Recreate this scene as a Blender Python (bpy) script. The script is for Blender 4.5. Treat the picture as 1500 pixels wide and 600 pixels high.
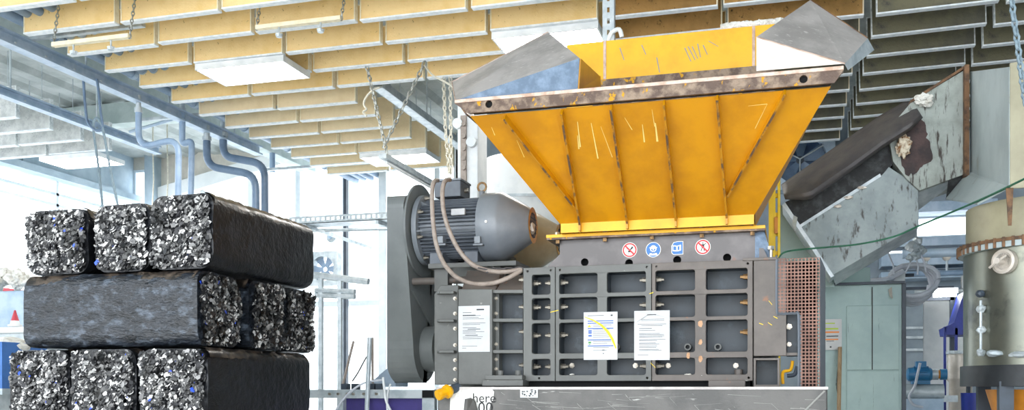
import bpy, bmesh, math, random
from mathutils import Vector, Matrix, noise
from mathutils.geometry import tessellate_polygon

sc = bpy.context.scene
for o in list(bpy.data.objects): bpy.data.objects.remove(o, do_unlink=True)
COL = sc.collection
random.seed(7)
R = random.Random(11)

# ------------------------------------------------------------------ camera
F = 1421.0; EYE = 1.6; HOR = 570.0
YAW = math.atan(410.0 / F); SA, CA = math.sin(YAW), math.cos(YAW)
cam_d = bpy.data.cameras.new('camera'); cam = bpy.data.objects.new('camera', cam_d); COL.objects.link(cam)
cam_d.sensor_width = 36.0; cam_d.sensor_fit = 'HORIZONTAL'; cam_d.lens = 36.0 * F / 1500.0
cam_d.shift_y = (HOR - 300.0) / 1500.0
cam_d.clip_start = 0.05; cam_d.clip_end = 200
cam.location = (0, 0, EYE); cam.rotation_euler = (math.pi / 2, 0, YAW)
sc.camera = cam

# ------------------------------------------------------------------ daylight, exposure
w = bpy.data.worlds.new('daylight'); sc.world = w; w.use_nodes = True
bg = w.node_tree.nodes['Background']; bg.inputs[0].default_value = (0.90, 0.95, 1.0, 1); bg.inputs[1].default_value = 2.8
sc.view_settings.view_transform = 'Standard'; sc.view_settings.look = 'None'
sc.view_settings.exposure = 0.92; sc.view_settings.gamma = 1.0; sc.view_settings.use_curve_mapping = False

# ------------------------------------------------------------------ helpers
def at(px, py, Y):
    "measured point of the photograph, carried to the depth plane Y of the hall"
    u = (px - 750.0) / F; v = (HOR - py) / F
    t = Y / (CA + u * SA)
    return Vector((t * (-SA + u * CA), Y, EYE + t * v))
def atX(px, Y): return at(px, 300, Y).x
def S(h, a=1.0):
    h = h.lstrip('#'); out = []
    for i in (0, 2, 4):
        c = int(h[i:i+2], 16) / 255.0
        out.append(c / 12.92 if c <= 0.04045 else ((c + 0.055) / 1.055) ** 2.4)
    return (out[0], out[1], out[2], a)

MATS = {}
def mat(name, c1, c2=None, scale=6.0, lo=0.42, hi=0.62, rough=0.55, metal=0.0, bump=0.0, bscale=60.0,
        c3=None, scale3=3.0, lo3=0.58, hi3=0.66, stretch=(1, 1, 1), stretch3=(1, 1, 1), detail=6.0, spec=0.5, rvar=0.0, coat=0.0):
    m = bpy.data.materials.new(name); m.use_nodes = True; nt = m.node_tree; N = nt.nodes; L = nt.links
    b = N['Principled BSDF']
    b.inputs['Base Color'].default_value = S(c1) if isinstance(c1, str) else c1
    b.inputs['Roughness'].default_value = rough; b.inputs['Metallic'].default_value = metal
    b.inputs['Specular IOR Level'].default_value = spec
    if coat: b.inputs['Coat Weight'].default_value = coat; b.inputs['Coat Roughness'].default_value = 0.15
    tc = N.new('ShaderNodeTexCoord')
    def nz(sc_, st, det=detail):
        mp = N.new('ShaderNodeMapping'); mp.inputs['Scale'].default_value = st
        L.new(tc.outputs['Object'], mp.inputs['Vector'])
        n = N.new('ShaderNodeTexNoise'); n.inputs['Scale'].default_value = sc_; n.inputs['Detail'].default_value = det
        n.inputs['Roughness'].default_value = 0.62
        L.new(mp.outputs[0], n.inputs['Vector']); return n
    last = None
    def mixin(n, lo_, hi_, ca_sock, ca_val, cb):
        r = N.new('ShaderNodeMapRange'); r.inputs['From Min'].default_value = lo_; r.inputs['From Max'].default_value = hi_
        L.new(n.outputs[0], r.inputs['Value'])
        x = N.new('ShaderNodeMix'); x.data_type = 'RGBA'
        L.new(r.outputs[0], x.inputs[0])
        if ca_sock is not None: L.new(ca_sock, x.inputs[6])
        else: x.inputs[6].default_value = ca_val
        x.inputs[7].default_value = cb
        return x.outputs[2], r.outputs[0]
    if c2:
        last, fac = mixin(nz(scale, stretch), lo, hi, None, S(c1), S(c2))
        if rvar:
            rr = N.new('ShaderNodeMapRange'); rr.inputs['To Min'].default_value = rough; rr.inputs['To Max'].default_value = min(1, max(0.05, rough + rvar))
            L.new(fac, rr.inputs['Value']); L.new(rr.outputs[0], b.inputs['Roughness'])
    if c3: last, _ = mixin(nz(scale3, stretch3, 9.0), lo3, hi3, last, S(c1), S(c3))
    if last is not None: L.new(last, b.inputs['Base Color'])
    if bump:
        n = nz(bscale, stretch, 4.0); bp = N.new('ShaderNodeBump'); bp.inputs['Strength'].default_value = bump; bp.inputs['Distance'].default_value = 0.02
        L.new(n.outputs[0], bp.inputs['Height']); L.new(bp.outputs[0], b.inputs['Normal'])
    MATS[name] = m
    return m
def emit(name, col, strength):
    m = bpy.data.materials.new(name); m.use_nodes = True; b = m.node_tree.nodes['Principled BSDF']
    b.inputs['Base Color'].default_value = (0.9, 0.9, 0.9, 1)
    b.inputs['Emission Color'].default_value = col; b.inputs['Emission Strength'].default_value = strength
    MATS[name] = m; return m
def glassy(name, tint, mix=0.12):
    m = bpy.data.materials.new(name); m.use_nodes = True; nt = m.node_tree; N = nt.nodes; L = nt.links
    b = N['Principled BSDF']; b.inputs['Base Color'].default_value = (0.85, 0.9, 0.93, 1); b.inputs['Roughness'].default_value = 0.1
    t = N.new('ShaderNodeBsdfTransparent'); t.inputs[0].default_value = tint
    x = N.new('ShaderNodeMixShader'); x.inputs[0].default_value = mix
    L.new(t.outputs[0], x.inputs[1]); L.new(b.outputs[0], x.inputs[2]); L.new(x.outputs[0], N['Material Output'].inputs[0])
    MATS[name] = m; return m
def flakemat():
    m = bpy.data.materials.new('shred_flakes'); m.use_nodes = True; N = m.node_tree.nodes; L = m.node_tree.links
    b = N['Principled BSDF']; b.inputs['Roughness'].default_value = 0.38; b.inputs['Metallic'].default_value = 0.15
    a = N.new('ShaderNodeAttribute'); a.attribute_name = 'flake'
    L.new(a.outputs['Color'], b.inputs['Base Color']); MATS['shred_flakes'] = m

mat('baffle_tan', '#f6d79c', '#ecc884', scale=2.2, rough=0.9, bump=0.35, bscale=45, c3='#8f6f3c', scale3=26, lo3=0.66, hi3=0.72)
mat('baffle_beige', '#ecd8b2', '#dec89f', scale=2.2, rough=0.9, bump=0.35, bscale=45, c3='#8f7a55', scale3=26, lo3=0.68, hi3=0.74)
mat('baffle_white', '#d3d4d0', '#b9bbb9', scale=9, rough=0.95, bump=0.6, bscale=60, c3='#8f9292', scale3=30, lo3=0.6, hi3=0.7)
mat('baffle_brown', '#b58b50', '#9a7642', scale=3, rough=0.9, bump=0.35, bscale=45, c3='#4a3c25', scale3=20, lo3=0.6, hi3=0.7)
mat('baffle_olive', '#757059', '#5f5d51', scale=3, rough=0.95, bump=0.5, bscale=50, c3='#4a4a46', scale3=12, lo3=0.6, hi3=0.75)  # darker grey-olive panels for the right-hand columns
mat('edge_cream', '#f2e6c8', '#e4d7b8', scale=12, rough=0.8)
mat('edge_bottom', '#eceff0', '#d8dfe3', scale=14, rough=0.7)
mat('edge_grey', '#dfe2e0', '#b8bdbd', scale=25, rough=0.85, bump=0.4, bscale=90)
mat('galv', '#c0c7ca', '#a3adb2', scale=9, rough=0.42, metal=0.3, bump=0.05)
mat('galv_blue', '#b4c4d4', '#9bb0c4', scale=5, rough=0.45, metal=0.15, bump=0.05)
mat('pipe_blue', '#8fa4bc', '#7a91aa', scale=4, rough=0.4)
mat('pipe_dark', '#64788f', '#54687f', scale=5, rough=0.4)
mat('roof_grey', '#b3b9b7', '#9da4a2', scale=2.5, rough=0.9, bump=0.3, bscale=12)
mat('roof_board', '#d3cec2', '#bfbab0', scale=2.5, rough=0.9, stretch=(1, 6, 1))
mat('beam_green', '#c6d1ce', '#b1bfbc', scale=3, rough=0.8, bump=0.2)
mat('beam_blue', '#b6c6d0', '#a0b3c0', scale=2, rough=0.7)
mat('wall_white', '#e9ecec', '#dde2e3', scale=1.5, rough=0.85)
mat('wall_grey', '#9ba7b0', '#86929c', scale=1.6, rough=0.85)
mat('floor_grey', '#cfcdc6', '#bdbbb5', scale=1.3, rough=0.6)
mat('mullion', '#dfe7ec', '#cfdae2', scale=3, rough=0.5)
mat('white_paint', '#e6e8e8', '#d4d8d9', scale=3, rough=0.45)
mat('film_black', '#0d0e11', '#1d2026', scale=16, lo=0.45, hi=0.68, rough=0.36, bump=0.55, bscale=22, detail=8, c3='#3a3a3c', scale3=30, lo3=0.66, hi3=0.75)
mat('film_scuffed', '#101318', '#232830', scale=16, lo=0.4, hi=0.62, rough=0.3, bump=1.0, bscale=17, stretch=(0.6, 1, 1.5), detail=9, c3='#5b6470', scale3=17, lo3=0.52, hi3=0.72, stretch3=(0.8, 1, 1.35))
mat('film_edge_sunlit', '#1d1a18', '#6b5d50', scale=20, lo=0.45, hi=0.72, rough=0.3)  # paler brown carries the sunlit rim of the film
mat('hopper_yellow', '#ca8a02', '#b87a02', scale=3.5, rough=0.36, bump=0.03, bscale=25, c3='#9a6a10', scale3=55, lo3=0.7, hi3=0.78)
mat('yellow_bright', '#efb40a', '#e2a307', scale=4, rough=0.38, c3='#a57a1c', scale3=40, lo3=0.7, hi3=0.76)
mat('lemon_yellow', '#f2cf1e', '#e4bd12', scale=5, rough=0.45)
mat('rib_worn', '#b57a08', '#5c4530', scale=14, lo=0.45, hi=0.55, rough=0.5, stretch=(1, 1, .3))
mat('rim_rust', '#5b4a40', '#8d7a68', scale=11, lo=0.45, hi=0.6, rough=0.5, metal=0.4, bump=0.2, c3='#b8860f', scale3=16, lo3=0.6, hi3=0.63, stretch3=(1, 1, .7))
mat('rim_edge', '#c9b2a4', '#a98c78', scale=14, rough=0.45, metal=0.4)
mat('plate_steel', '#b9b2ae', '#9d9793', scale=4, rough=0.4, metal=0.3, bump=0.05, c3='#c9c4c0', scale3=22, lo3=0.6, hi3=0.66, stretch3=(1, 4, .6))
mat('plate_blue', '#56677a', '#74869a', scale=13, lo=0.42, hi=0.68, rough=0.4, metal=0.3)
mat('plate_bright', '#c8bfb4', '#b7aea2', scale=9, rough=0.35, metal=0.25)
mat('machine_grey', '#646562', '#5a5b58', scale=4, rough=0.5, bump=0.05, c3='#8a8a84', scale3=30, lo3=0.68, hi3=0.74)
mat('machine_brown', '#69615b', '#5a534e', scale=4, rough=0.52, bump=0.05, c3='#8a5f45', scale3=9, lo3=0.62, hi3=0.7)
mat('pocket_blue', '#28323a', '#1e262c', scale=4, rough=0.45, c3='#3c474f', scale3=6, lo3=0.58, hi3=0.7)  # dark blue-grey paint, deepened to carry the shade inside the pockets
mat('throat_steel', '#5e5a59', '#6e6968', scale=5, rough=0.42, metal=0.35, c3='#8a6250', scale3=5, lo3=0.6, hi3=0.7)
mat('guard_grey', '#747877', '#6a6e6e', scale=3, rough=0.4, c3='#8c8f8e', scale3=40, lo3=0.7, hi3=0.76)
mat('motor_grey', '#848a90', '#787e85', scale=4, rough=0.34, coat=0.2)
mat('motor_fins', '#666c74', '#585e66', scale=6, rough=0.42)
mat('motor_cream', '#d8cbab', '#c9bb99', scale=5, rough=0.28, coat=0.3)
mat('bolt_steel', '#b9b2a6', '#968f84', scale=30, rough=0.32, metal=0.8)
mat('bolt_brass', '#b08a5e', '#8a6b48', scale=30, rough=0.4, metal=0.6)
mat('black_void', '#08090a', rough=0.9)  # near-black for hollows: the darkness inside is put into the colour
mat('conduit', '#a3958a', '#8f8278', scale=20, rough=0.5)
mat('base_steel', '#5c5a57', '#4c4b49', scale=5, rough=0.4, metal=0.35, bump=0.08, c3='#a8a7a2', scale3=9, lo3=0.64, hi3=0.68, stretch3=(.35, 1, 2.2))
mat('mesh_rust', '#8a6658', '#6e4e42', scale=10, rough=0.5, metal=0.3, c3='#8f827e', scale3=6, lo3=0.62, hi3=0.72)
mat('mesh_trim', '#6a7078', rough=0.4, metal=0.4)
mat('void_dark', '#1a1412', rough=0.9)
mat('rust_spot', '#c39a78', '#a57b58', scale=30, rough=0.8)
mat('paper', '#cbcccc', '#c0c1c2', scale=6, rough=0.7)
mat('paper_torn', '#e4e2dc', '#b9b4ac', scale=9, lo=.5, hi=.7, rough=0.8)
mat('ink', '#3c3e42', rough=0.7)
mat('ink_black', '#17181a', rough=0.6)
mat('ink_blue', '#2f5bb0', rough=0.6)
mat('ink_green', '#4a8f45', rough=0.6)
mat('ink_orange', '#ee8a3a', rough=0.6)
mat('ink_lime', '#b6cf3a', rough=0.6)
mat('ink_yellow', '#f4d21a', rough=0.6)
mat('cast_letter', '#27313a', rough=0.5)
mat('sign_red', '#c8242c', rough=0.4)
mat('sign_blue', '#2a6fb4', rough=0.4)
mat('sign_white', '#efece4', rough=0.4)
mat('yellow_plastic', '#f2b50c', '#e0a000', scale=8, rough=0.4)
mat('purple_panel', '#3a2f78', '#2c245c', scale=3, rough=0.5)
mat('rubber', '#454142', '#58534f', scale=5, rough=0.55, bump=0.3, bscale=8)
mat('chute_pale', '#98a3a4', '#818d8f', scale=4, rough=0.5, bump=0.08, c3='#3c3a36', scale3=15, lo3=0.56, hi3=0.66, stretch3=(1.6, 1, .5))
mat('chute_sooty', '#2b2c2d', '#4b4e4f', scale=14, lo=.48, hi=.66, rough=0.7, bump=0.3, bscale=40)
mat('chute_burnt', '#a7aea8', '#8d938c', scale=5, rough=0.6, bump=0.1, c3='#3b322c', scale3=13, lo3=0.55, hi3=0.64, stretch3=(2.2, 1, .4))
mat('tank_dark_reflection', '#1d2023', '#2b2e31', scale=6, rough=0.45)  # near-black for the dark reflection low on the polished tank
mat('burn_patch', '#2c1f1f', '#4a3431', scale=9, rough=0.6, bump=0.2)
mat('rust_edge', '#7c5a3c', '#4b3728', scale=16, rough=0.7)
mat('tank_pale', '#b3bfc0', '#a3b0b2', scale=3, rough=0.4, c3='#8c8a7c', scale3=6, lo3=0.62, hi3=0.75)
mat('tank_cream', '#a19b80', '#918b72', scale=3, rough=0.42, c3='#7c6440', scale3=8, lo3=0.66, hi3=0.72, stretch3=(3, 3, .4))
mat('tank_lower', '#77796f', '#868678', scale=2.2, rough=0.28, metal=0.75, c3='#3a3c3e', scale3=3, lo3=0.55, hi3=0.7)
mat('cabinet_green', '#a9c0bc', '#9ab1b0', scale=2.5, rough=0.55, c3='#3c4644', scale3=9, lo3=0.64, hi3=0.7, stretch3=(3, 1, .3))
mat('wood_pole', '#a88f6e', '#8c7456', scale=14, rough=0.7, stretch=(6, 6, .5))
mat('hose_grey', '#c9ccd4', '#b6bac4', scale=8, rough=0.5)
mat('blue_paint', '#2f78a8', '#28688f', scale=5, rough=0.35)
mat('deep_blue', '#26389a', '#1f2e80', scale=5, rough=0.45)
mat('dark_steel', '#3a4450', '#2f3842', scale=5, rough=0.5)
mat('orange_paint', '#d2882a', '#b87320', scale=5, rough=0.45)
mat('rope_green', '#2f6e52', '#275c45', scale=30, rough=0.7)
mat('rope_white', '#cfcbbd', '#b5b1a2', scale=40, rough=0.8)
mat('chain_steel', '#aeb0aa', '#8d8f8a', scale=30, rough=0.4, metal=0.6)
mat('foam', '#e8e6df', '#cfcac0', scale=14, rough=0.95, bump=0.6, bscale=30)
mat('foam_burnt', '#d8cdb8', '#8a6038', scale=22, lo=.45, hi=.6, rough=0.95, bump=0.6, bscale=30)
mat('red_paint', '#c2404c', '#a83640', scale=5, rough=0.5)
mat('bin_blue', '#3f72b8', '#35639f', scale=5, rough=0.45)
mat('sling', '#7d8f98', '#6a7c86', scale=20, rough=0.6)
mat('fan_blue', '#4e6a8c', '#41597a', scale=5, rough=0.5)
mat('scratch_pale', '#e8cf7a', rough=0.6)
mat('scratch_white', '#95948f', rough=0.6)
glassy('pane_glass', (0.97, 0.99, 1, 1), 0.10)
emit('lamp_white', (1.0, 0.97, 0.92, 1), 22.0)
emit('tube_white', (0.95, 0.98, 1.0, 1), 14.0)
flakemat()

class MB:
    def __init__(s): s.v = []; s.f = []
    def add(s, vs, fs):
        n = len(s.v); s.v += [Vector(p) for p in vs]; s.f += [tuple(i + n for i in f) for f in fs]; return s
    def box(s, x0, x1, y0, y1, z0, z1):
        if x0 > x1: x0, x1 = x1, x0
        if y0 > y1: y0, y1 = y1, y0
        if z0 > z1: z0, z1 = z1, z0
        return s.add([(x0,y0,z0),(x1,y0,z0),(x1,y1,z0),(x0,y1,z0),(x0,y0,z1),(x1,y0,z1),(x1,y1,z1),(x0,y1,z1)],
                     [(0,3,2,1),(4,5,6,7),(0,1,5,4),(1,2,6,5),(2,3,7,6),(3,0,4,7)])
    def prism(s, pts, d):
        "polygon pushed along the vector d"
        pts = [Vector(p) for p in pts]; d = Vector(d); n = len(pts)
        nn = Vector((0, 0, 0))
        for i in range(n): nn += pts[i].cross(pts[(i + 1) % n])
        if nn.dot(d) > 0: pts.reverse()
        return s.add(pts + [p + d for p in pts], [tuple(range(n)), tuple(range(2*n - 1, n - 1, -1))] + [(i, i + n, (i+1) % n + n, (i+1) % n) for i in range(n)])
    def sheet(s, pts, th):
        pts = [Vector(p) for p in pts]
        nn = Vector((0, 0, 0)); c = sum(pts, Vector()) / len(pts)
        for i in range(len(pts)): nn += (pts[i] - c).cross(pts[(i + 1) % len(pts)] - c)
        nn.normalize()
        if nn.y < 0: nn = -nn
        return s.prism(pts, nn * th)
    def plate(s, outer, holes, y0, y1):
        "plate in the XZ plane with openings, from y0 (front) to y1"
        loops = [outer] + holes
        tri = tessellate_polygon([[Vector((p[0], p[1], 0)) for p in l] for l in loops])
        flat = [p for l in loops for p in l]; n = len(flat)
        fs = []
        for t in tri:
            a, b, c = [flat[i] for i in t]
            if (b[0]-a[0])*(c[1]-a[1]) - (b[1]-a[1])*(c[0]-a[0]) < 0: t = (t[0], t[2], t[1])
            fs.append(tuple(t)); fs.append((t[0] + n, t[2] + n, t[1] + n))
        k = 0
        for li, l in enumerate(loops):
            m = len(l); ar = sum(l[i][0]*l[(i+1) % m][1] - l[(i+1) % m][0]*l[i][1] for i in range(m))
            rev = (ar > 0) if li else (ar < 0)
            for i in range(m):
                a, b = k + i, k + (i + 1) % m
                fs.append((b, a, a + n, b + n) if not rev else (a, b, b + n, a + n))
            k += m
        return s.add([(p[0], y0, p[1]) for p in flat] + [(p[0], y1, p[1]) for p in flat], fs)
    def tube(s, path, r, n=8, caps=True):
        path = [Vector(p) for p in path]; rs = r if isinstance(r, (list, tuple)) else [r] * len(path)
        vs = []; fs = []; up = None
        for i, p in enumerate(path):
            t = (path[min(i + 1, len(path) - 1)] - path[max(i - 1, 0)])
            if t.length < 1e-9: t = Vector((0, 0, 1))
            t.normalize()
            if up is None: up = Vector((0, 0, 1)) if abs(t.z) < .9 else Vector((1, 0, 0))
            a = t.cross(up)
            if a.length < 1e-6: a = t.orthogonal()
            a.normalize(); b = a.cross(t).normalized(); up = b
            for k in range(n):
                q = 2 * math.pi * k / n; vs.append(p + a * math.cos(q) * rs[i] + b * math.sin(q) * rs[i])
        for i in range(len(path) - 1):
            for k in range(n):
                fs.append((i*n + k, i*n + (k+1) % n, (i+1)*n + (k+1) % n, (i+1)*n + k))
        if caps: fs.append(tuple(range(n - 1, -1, -1))); fs.append(tuple((len(path)-1)*n + k for k in range(n)))
        return s.add(vs, fs)
    def cyl(s, p0, p1, r0, r1=None, n=20): return s.tube([p0, p1], [r0, r0 if r1 is None else r1], n)
    def lathe(s, base, axis, prof, n=32, closed=True):
        "profile of (distance along the axis, radius)"
        base = Vector(base); axis = Vector(axis).normalized(); a = axis.orthogonal().normalized(); b = axis.cross(a)
        vs = []; fs = []
        for (d, r) in prof:
            for k in range(n):
                q = 2*math.pi*k/n; vs.append(base + axis*d + (a*math.cos(q) + b*math.sin(q))*r)
        for i in range(len(prof) - 1):
            for k in range(n): fs.append((i*n + k, i*n + (k+1) % n, (i+1)*n + (k+1) % n, (i+1)*n + k))
        if closed: fs.append(tuple(range(n-1, -1, -1))); fs.append(tuple((len(prof)-1)*n + k for k in range(n)))
        return s.add(vs, fs)
    def blob(s, c, r, seed=0, amp=.3, sub=3, sq=(1, 1, 1)):
        bm = bmesh.new(); bmesh.ops.create_icosphere(bm, subdivisions=sub, radius=1.0)
        vs = []
        for v in bm.verts:
            p = v.co; k = 1 + amp * noise.fractal(p * 1.6 + Vector((seed * 7.3, seed, 0)), 1.0, 2.0, 4)
            vs.append(Vector(c) + Vector((p.x * sq[0], p.y * sq[1], p.z * sq[2])) * r * k)
        s.add(vs, [tuple(v.index for v in f.verts) for f in bm.faces]); bm.free(); return s
    def build(s, name, m, parent=None, bevel=0.0, smooth=False, label=None, kind=None, seg=2):
        org = Vector((0, 0, 0))
        if parent is not None:
            q = parent
            while q.parent is not None: q = q.parent
            org = q.location
        else:
            org = Vector((sum(p.x for p in s.v)/len(s.v), sum(p.y for p in s.v)/len(s.v), min(p.z for p in s.v)))
        me = bpy.data.meshes.new(name); me.from_pydata([p - org for p in s.v], [], s.f); me.update()
        bm = bmesh.new(); bm.from_mesh(me); bmesh.ops.recalc_face_normals(bm, faces=bm.faces); bm.to_mesh(me); bm.free()
        if smooth:
            me.polygons.foreach_set('use_smooth', [True] * len(me.polygons))
            try: me.set_sharp_from_angle(angle=math.radians(38))
            except Exception: pass
        me.materials.append(MATS[m])
        o = bpy.data.objects.new(name, me); COL.objects.link(o)
        if parent is not None: o.parent = parent
        else: o.location = org
        if bevel:
            bv = o.modifiers.new('bevel', 'BEVEL'); bv.width = bevel; bv.segments = seg; bv.limit_method = 'ANGLE'; bv.angle_limit = math.radians(40)
        if label: o['label'] = label
        if kind: o['kind'] = kind
        return o

def thing(name, label, cat, loc, group=None):
    o = bpy.data.objects.new(name, None); COL.objects.link(o); o.location = Vector(loc); o.empty_display_size = .1
    return tag(o, label, cat, group)
def tag(o, label, cat, group=None):
    o['label'] = label; o['category'] = cat
    if group: o['group'] = group
    return o
def struct(mb, name, m, **k):
    o = mb.build(name, m, **k); o['kind'] = 'structure'; return o
def copy_tree(o, parent=None, delta=None):
    c = o.copy(); COL.objects.link(c); c.parent = parent
    if delta is not None: c.location = o.location + Vector(delta)
    for ch in [x for x in o.children]: copy_tree(ch, c)
    return c
def smooth_path(pts, n=6):
    pts = [Vector(p) for p in pts]; out = []
    for i in range(len(pts) - 1):
        p0 = pts[max(i-1, 0)]; p1 = pts[i]; p2 = pts[i+1]; p3 = pts[min(i+2, len(pts)-1)]
        for k in range(n):
            t = k / n
            out.append(.5 * ((2*p1) + (p2 - p0)*t + (2*p0 - 5*p1 + 4*p2 - p3)*t*t + (3*p1 - p0 - 3*p2 + p3)*t*t*t))
    out.append(pts[-1]); return out
def round_rect(x0, x1, z0, z1, r, n=4):
    out = []
    for (cx, cz, a0) in ((x1-r, z1-r, 0), (x0+r, z1-r, 90), (x0+r, z0+r, 180), (x1-r, z0+r, 270)):
        for k in range(n + 1):
            a = math.radians(a0 + 90*k/n); out.append((cx + r*math.cos(a), cz + r*math.sin(a)))
    return out
def text_geo(body, size):
    cu = bpy.data.curves.new('lettering', 'FONT'); cu.body = body; cu.size = size; cu.align_x = 'CENTER'; cu.align_y = 'CENTER'; cu.resolution_u = 3
    o = bpy.data.objects.new('lettering', cu); COL.objects.link(o)
    dg = bpy.context.evaluated_depsgraph_get(); me = bpy.data.meshes.new_from_object(o.evaluated_get(dg))
    g = ([v.co.copy() for v in me.vertices], [tuple(p.vertices) for p in me.polygons])
    bpy.data.objects.remove(o); bpy.data.meshes.remove(me); bpy.data.curves.remove(cu)
    return g
def text(mb, body, size, org, ux=(1, 0, 0), uz=(0, 0, 1)):
    vs, fs = text_geo(body, size); org = Vector(org); ux = Vector(ux); uz = Vector(uz)
    return mb.add([org + ux * v.x + uz * v.y for v in vs], fs)
def chain(mb, path, link=.05, wire=.007):
    path = [Vector(p) for p in path]; d = []
    L = [0]
    for i in range(len(path)-1): L.append(L[-1] + (path[i+1]-path[i]).length)
    n = max(2, int(L[-1] / (link*.72))); j = 0
    for q in range(n):
        s_ = L[-1]*q/(n-1)*.999
        while j < len(L)-2 and L[j+1] < s_: j += 1
        k = (s_-L[j])/max(1e-9, L[j+1]-L[j]); c = path[j].lerp(path[j+1], k); t = (path[j+1]-path[j]).normalized()
        a = t.orthogonal().normalized(); b = t.cross(a)
        if q % 2: a = b
        ring = [c + t*math.cos(2*math.pi*m/8)*link*.5 + a*math.sin(2*math.pi*m/8)*link*.26 for m in range(8)]
        nb = t.cross(a)
        vs = []; fs = []
        for m in range(8):
            o_ = (ring[m]-c).normalized()
            for z in range(4):
                an = 2*math.pi*z/4; vs.append(ring[m] + o_*math.cos(an)*wire + nb*math.sin(an)*wire)
        for m in range(8):
            for z in range(4): fs.append((m*4+z, m*4+(z+1) % 4, ((m+1) % 8)*4+(z+1) % 4, ((m+1) % 8)*4+z))
        mb.add(vs, fs)
    return mb

# ================================================================== THE HALL
XL, XR, YB, YN, ZR = -13.0, 7.0, 17.0, -4.0, 6.35
struct(MB().box(XL-.4, XR+.4, YN, YB+.4, -.2, 0), 'floor', 'floor_grey')
YRF = -2.0      # unseen open front, roof edge placed for the daylight it lets in
ceil = struct(MB().box(XL-.4, XR+.4, YRF, YB+.4, ZR, ZR+.25), 'ceiling', 'roof_grey')
for k in range(30):                                  # corrugations of the roof deck
    x = XL + .5 + k*.66
    MB().add([(x, YRF, ZR), (x+.10, YRF, ZR-.07), (x+.30, YRF, ZR-.07), (x+.40, YRF, ZR), (x, YB, ZR), (x+.10, YB, ZR-.07), (x+.30, YB, ZR-.07), (x+.40, YB, ZR)],
             [(0,1,5,4),(1,2,6,5),(2,3,7,6),(0,3,2,1),(4,5,6,7),(0,4,7,3)]).build('deck_rib', 'roof_grey', ceil)
# beams under the roof
struct(MB().box(-9.15, -8.85, 6.0, YB, ZR-.55, ZR-.08), 'trim_1', 'beam_green', bevel=.01)
for i, y in enumerate((9.2, 13.4)):
    struct(MB().box(XL, -9.15, y, y+.28, ZR-.42, ZR-.08), 'trim_%d' % (i+2), 'beam_green', bevel=.01)

# ---- left wall: head beam, long window band, sill
zh, zs = 5.45, 3.35
struct(MB().box(XL-.3, XL, YN, YB, zh, ZR), 'wall_left', 'beam_blue')
wl = bpy.data.objects['wall_left']
for y in range(2, 17, 2): MB().box(XL, XL+.05, y-.03, y+.03, zh+.02, ZR).build('beam_stiffener', 'beam_blue', wl)
MB().box(XL, XL+.22, YN, YB, zh-.02, zh+.10).build('beam_flange', 'beam_blue', wl)
struct(MB().box(XL-.3, XL, YN, YB, 0, zs-.12), 'wall_left_lower', 'wall_white')
win1 = struct(MB().box(XL-.2, XL-.02, YN, YB, zs-.12, zs), 'window_1', 'red_paint')
for z in (5.0, 5.2): MB().box(XL-.16, XL-.04, YN, YB, z-.025, z+.025).build('transom', 'mullion', win1)
for k in range(10):
    y = YN + k*2.1; MB().box(XL-.18, XL-.04, y-.03, y+.03, zs, zh).build('mullion', 'mullion', win1)
    MB().box(XL-.11, XL-.10, y+.04, min(YB, y+2.06), zs, zh).build('pane', 'pane_glass', win1)

# ---- back wall, glazed part
x_end = atX(668, YB)
win2 = struct(MB().box(XL, x_end, YB, YB+.2, 0, .9), 'window_2', 'wall_white')
bz0, bz1, bz2 = .9, 3.25, 6.1
bx_ = [XL, XL+1.0] + [atX(p, YB) for p in (296, 366, 436, 505, 560, 640)] + [x_end]
for i in range(len(bx_)-1):
    for (a, b) in ((bz0, bz1), (bz1, bz2)):
        MB().box(bx_[i]+.05, bx_[i+1]-.05, YB+.08, YB+.10, a+.04, b-.04).build('pane', 'pane_glass', win2)
for x in bx_:
    MB().box(x-.05, x+.05, YB, YB+.16, bz0, bz2).build('mullion', 'mullion', win2)
for z in (bz1, bz2): MB().box(XL, x_end, YB+.01, YB+.15, z-.05, z+.05).build('transom', 'mullion', win2)
wb = struct(MB().box(XL, x_end, YB, YB+.2, bz2, ZR), 'wall_back', 'roof_board')
# sloping gable trim and pale panel above the panes
a_, b_ = at(222, 300, YB-.05), at(442, 234, YB-.05)
struct(MB().prism([a_, b_, Vector((b_.x, b_.y, ZR)), Vector((a_.x, a_.y, ZR))], (0, .04, 0)), 'wall_back_gable', 'roof_board')
struct(MB().prism([a_, b_, b_+Vector((0, 0, .28)), a_+Vector((0, 0, .28))], (0, -.12, 0)), 'trim_4', 'wall_white', bevel=.01)
p_ = at(560, 300, YB-.3)
struct(MB().box(p_.x-.06, p_.x+.09, YB-.35, YB-.15, 0, ZR-.5), 'trim_5', 'mullion', bevel=.01)
p_ = at(505, 300, YB-.3)
struct(MB().box(p_.x-.03, p_.x+.03, YB-.3, YB-.2, 0, ZR-.5), 'trim_6', 'dark_steel')
p_ = at(222, 300, YB-.2)
struct(MB().box(p_.x-.1, p_.x+.12, YB-.3, YB, 0, ZR), 'trim_7', 'beam_blue', bevel=.01)

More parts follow.
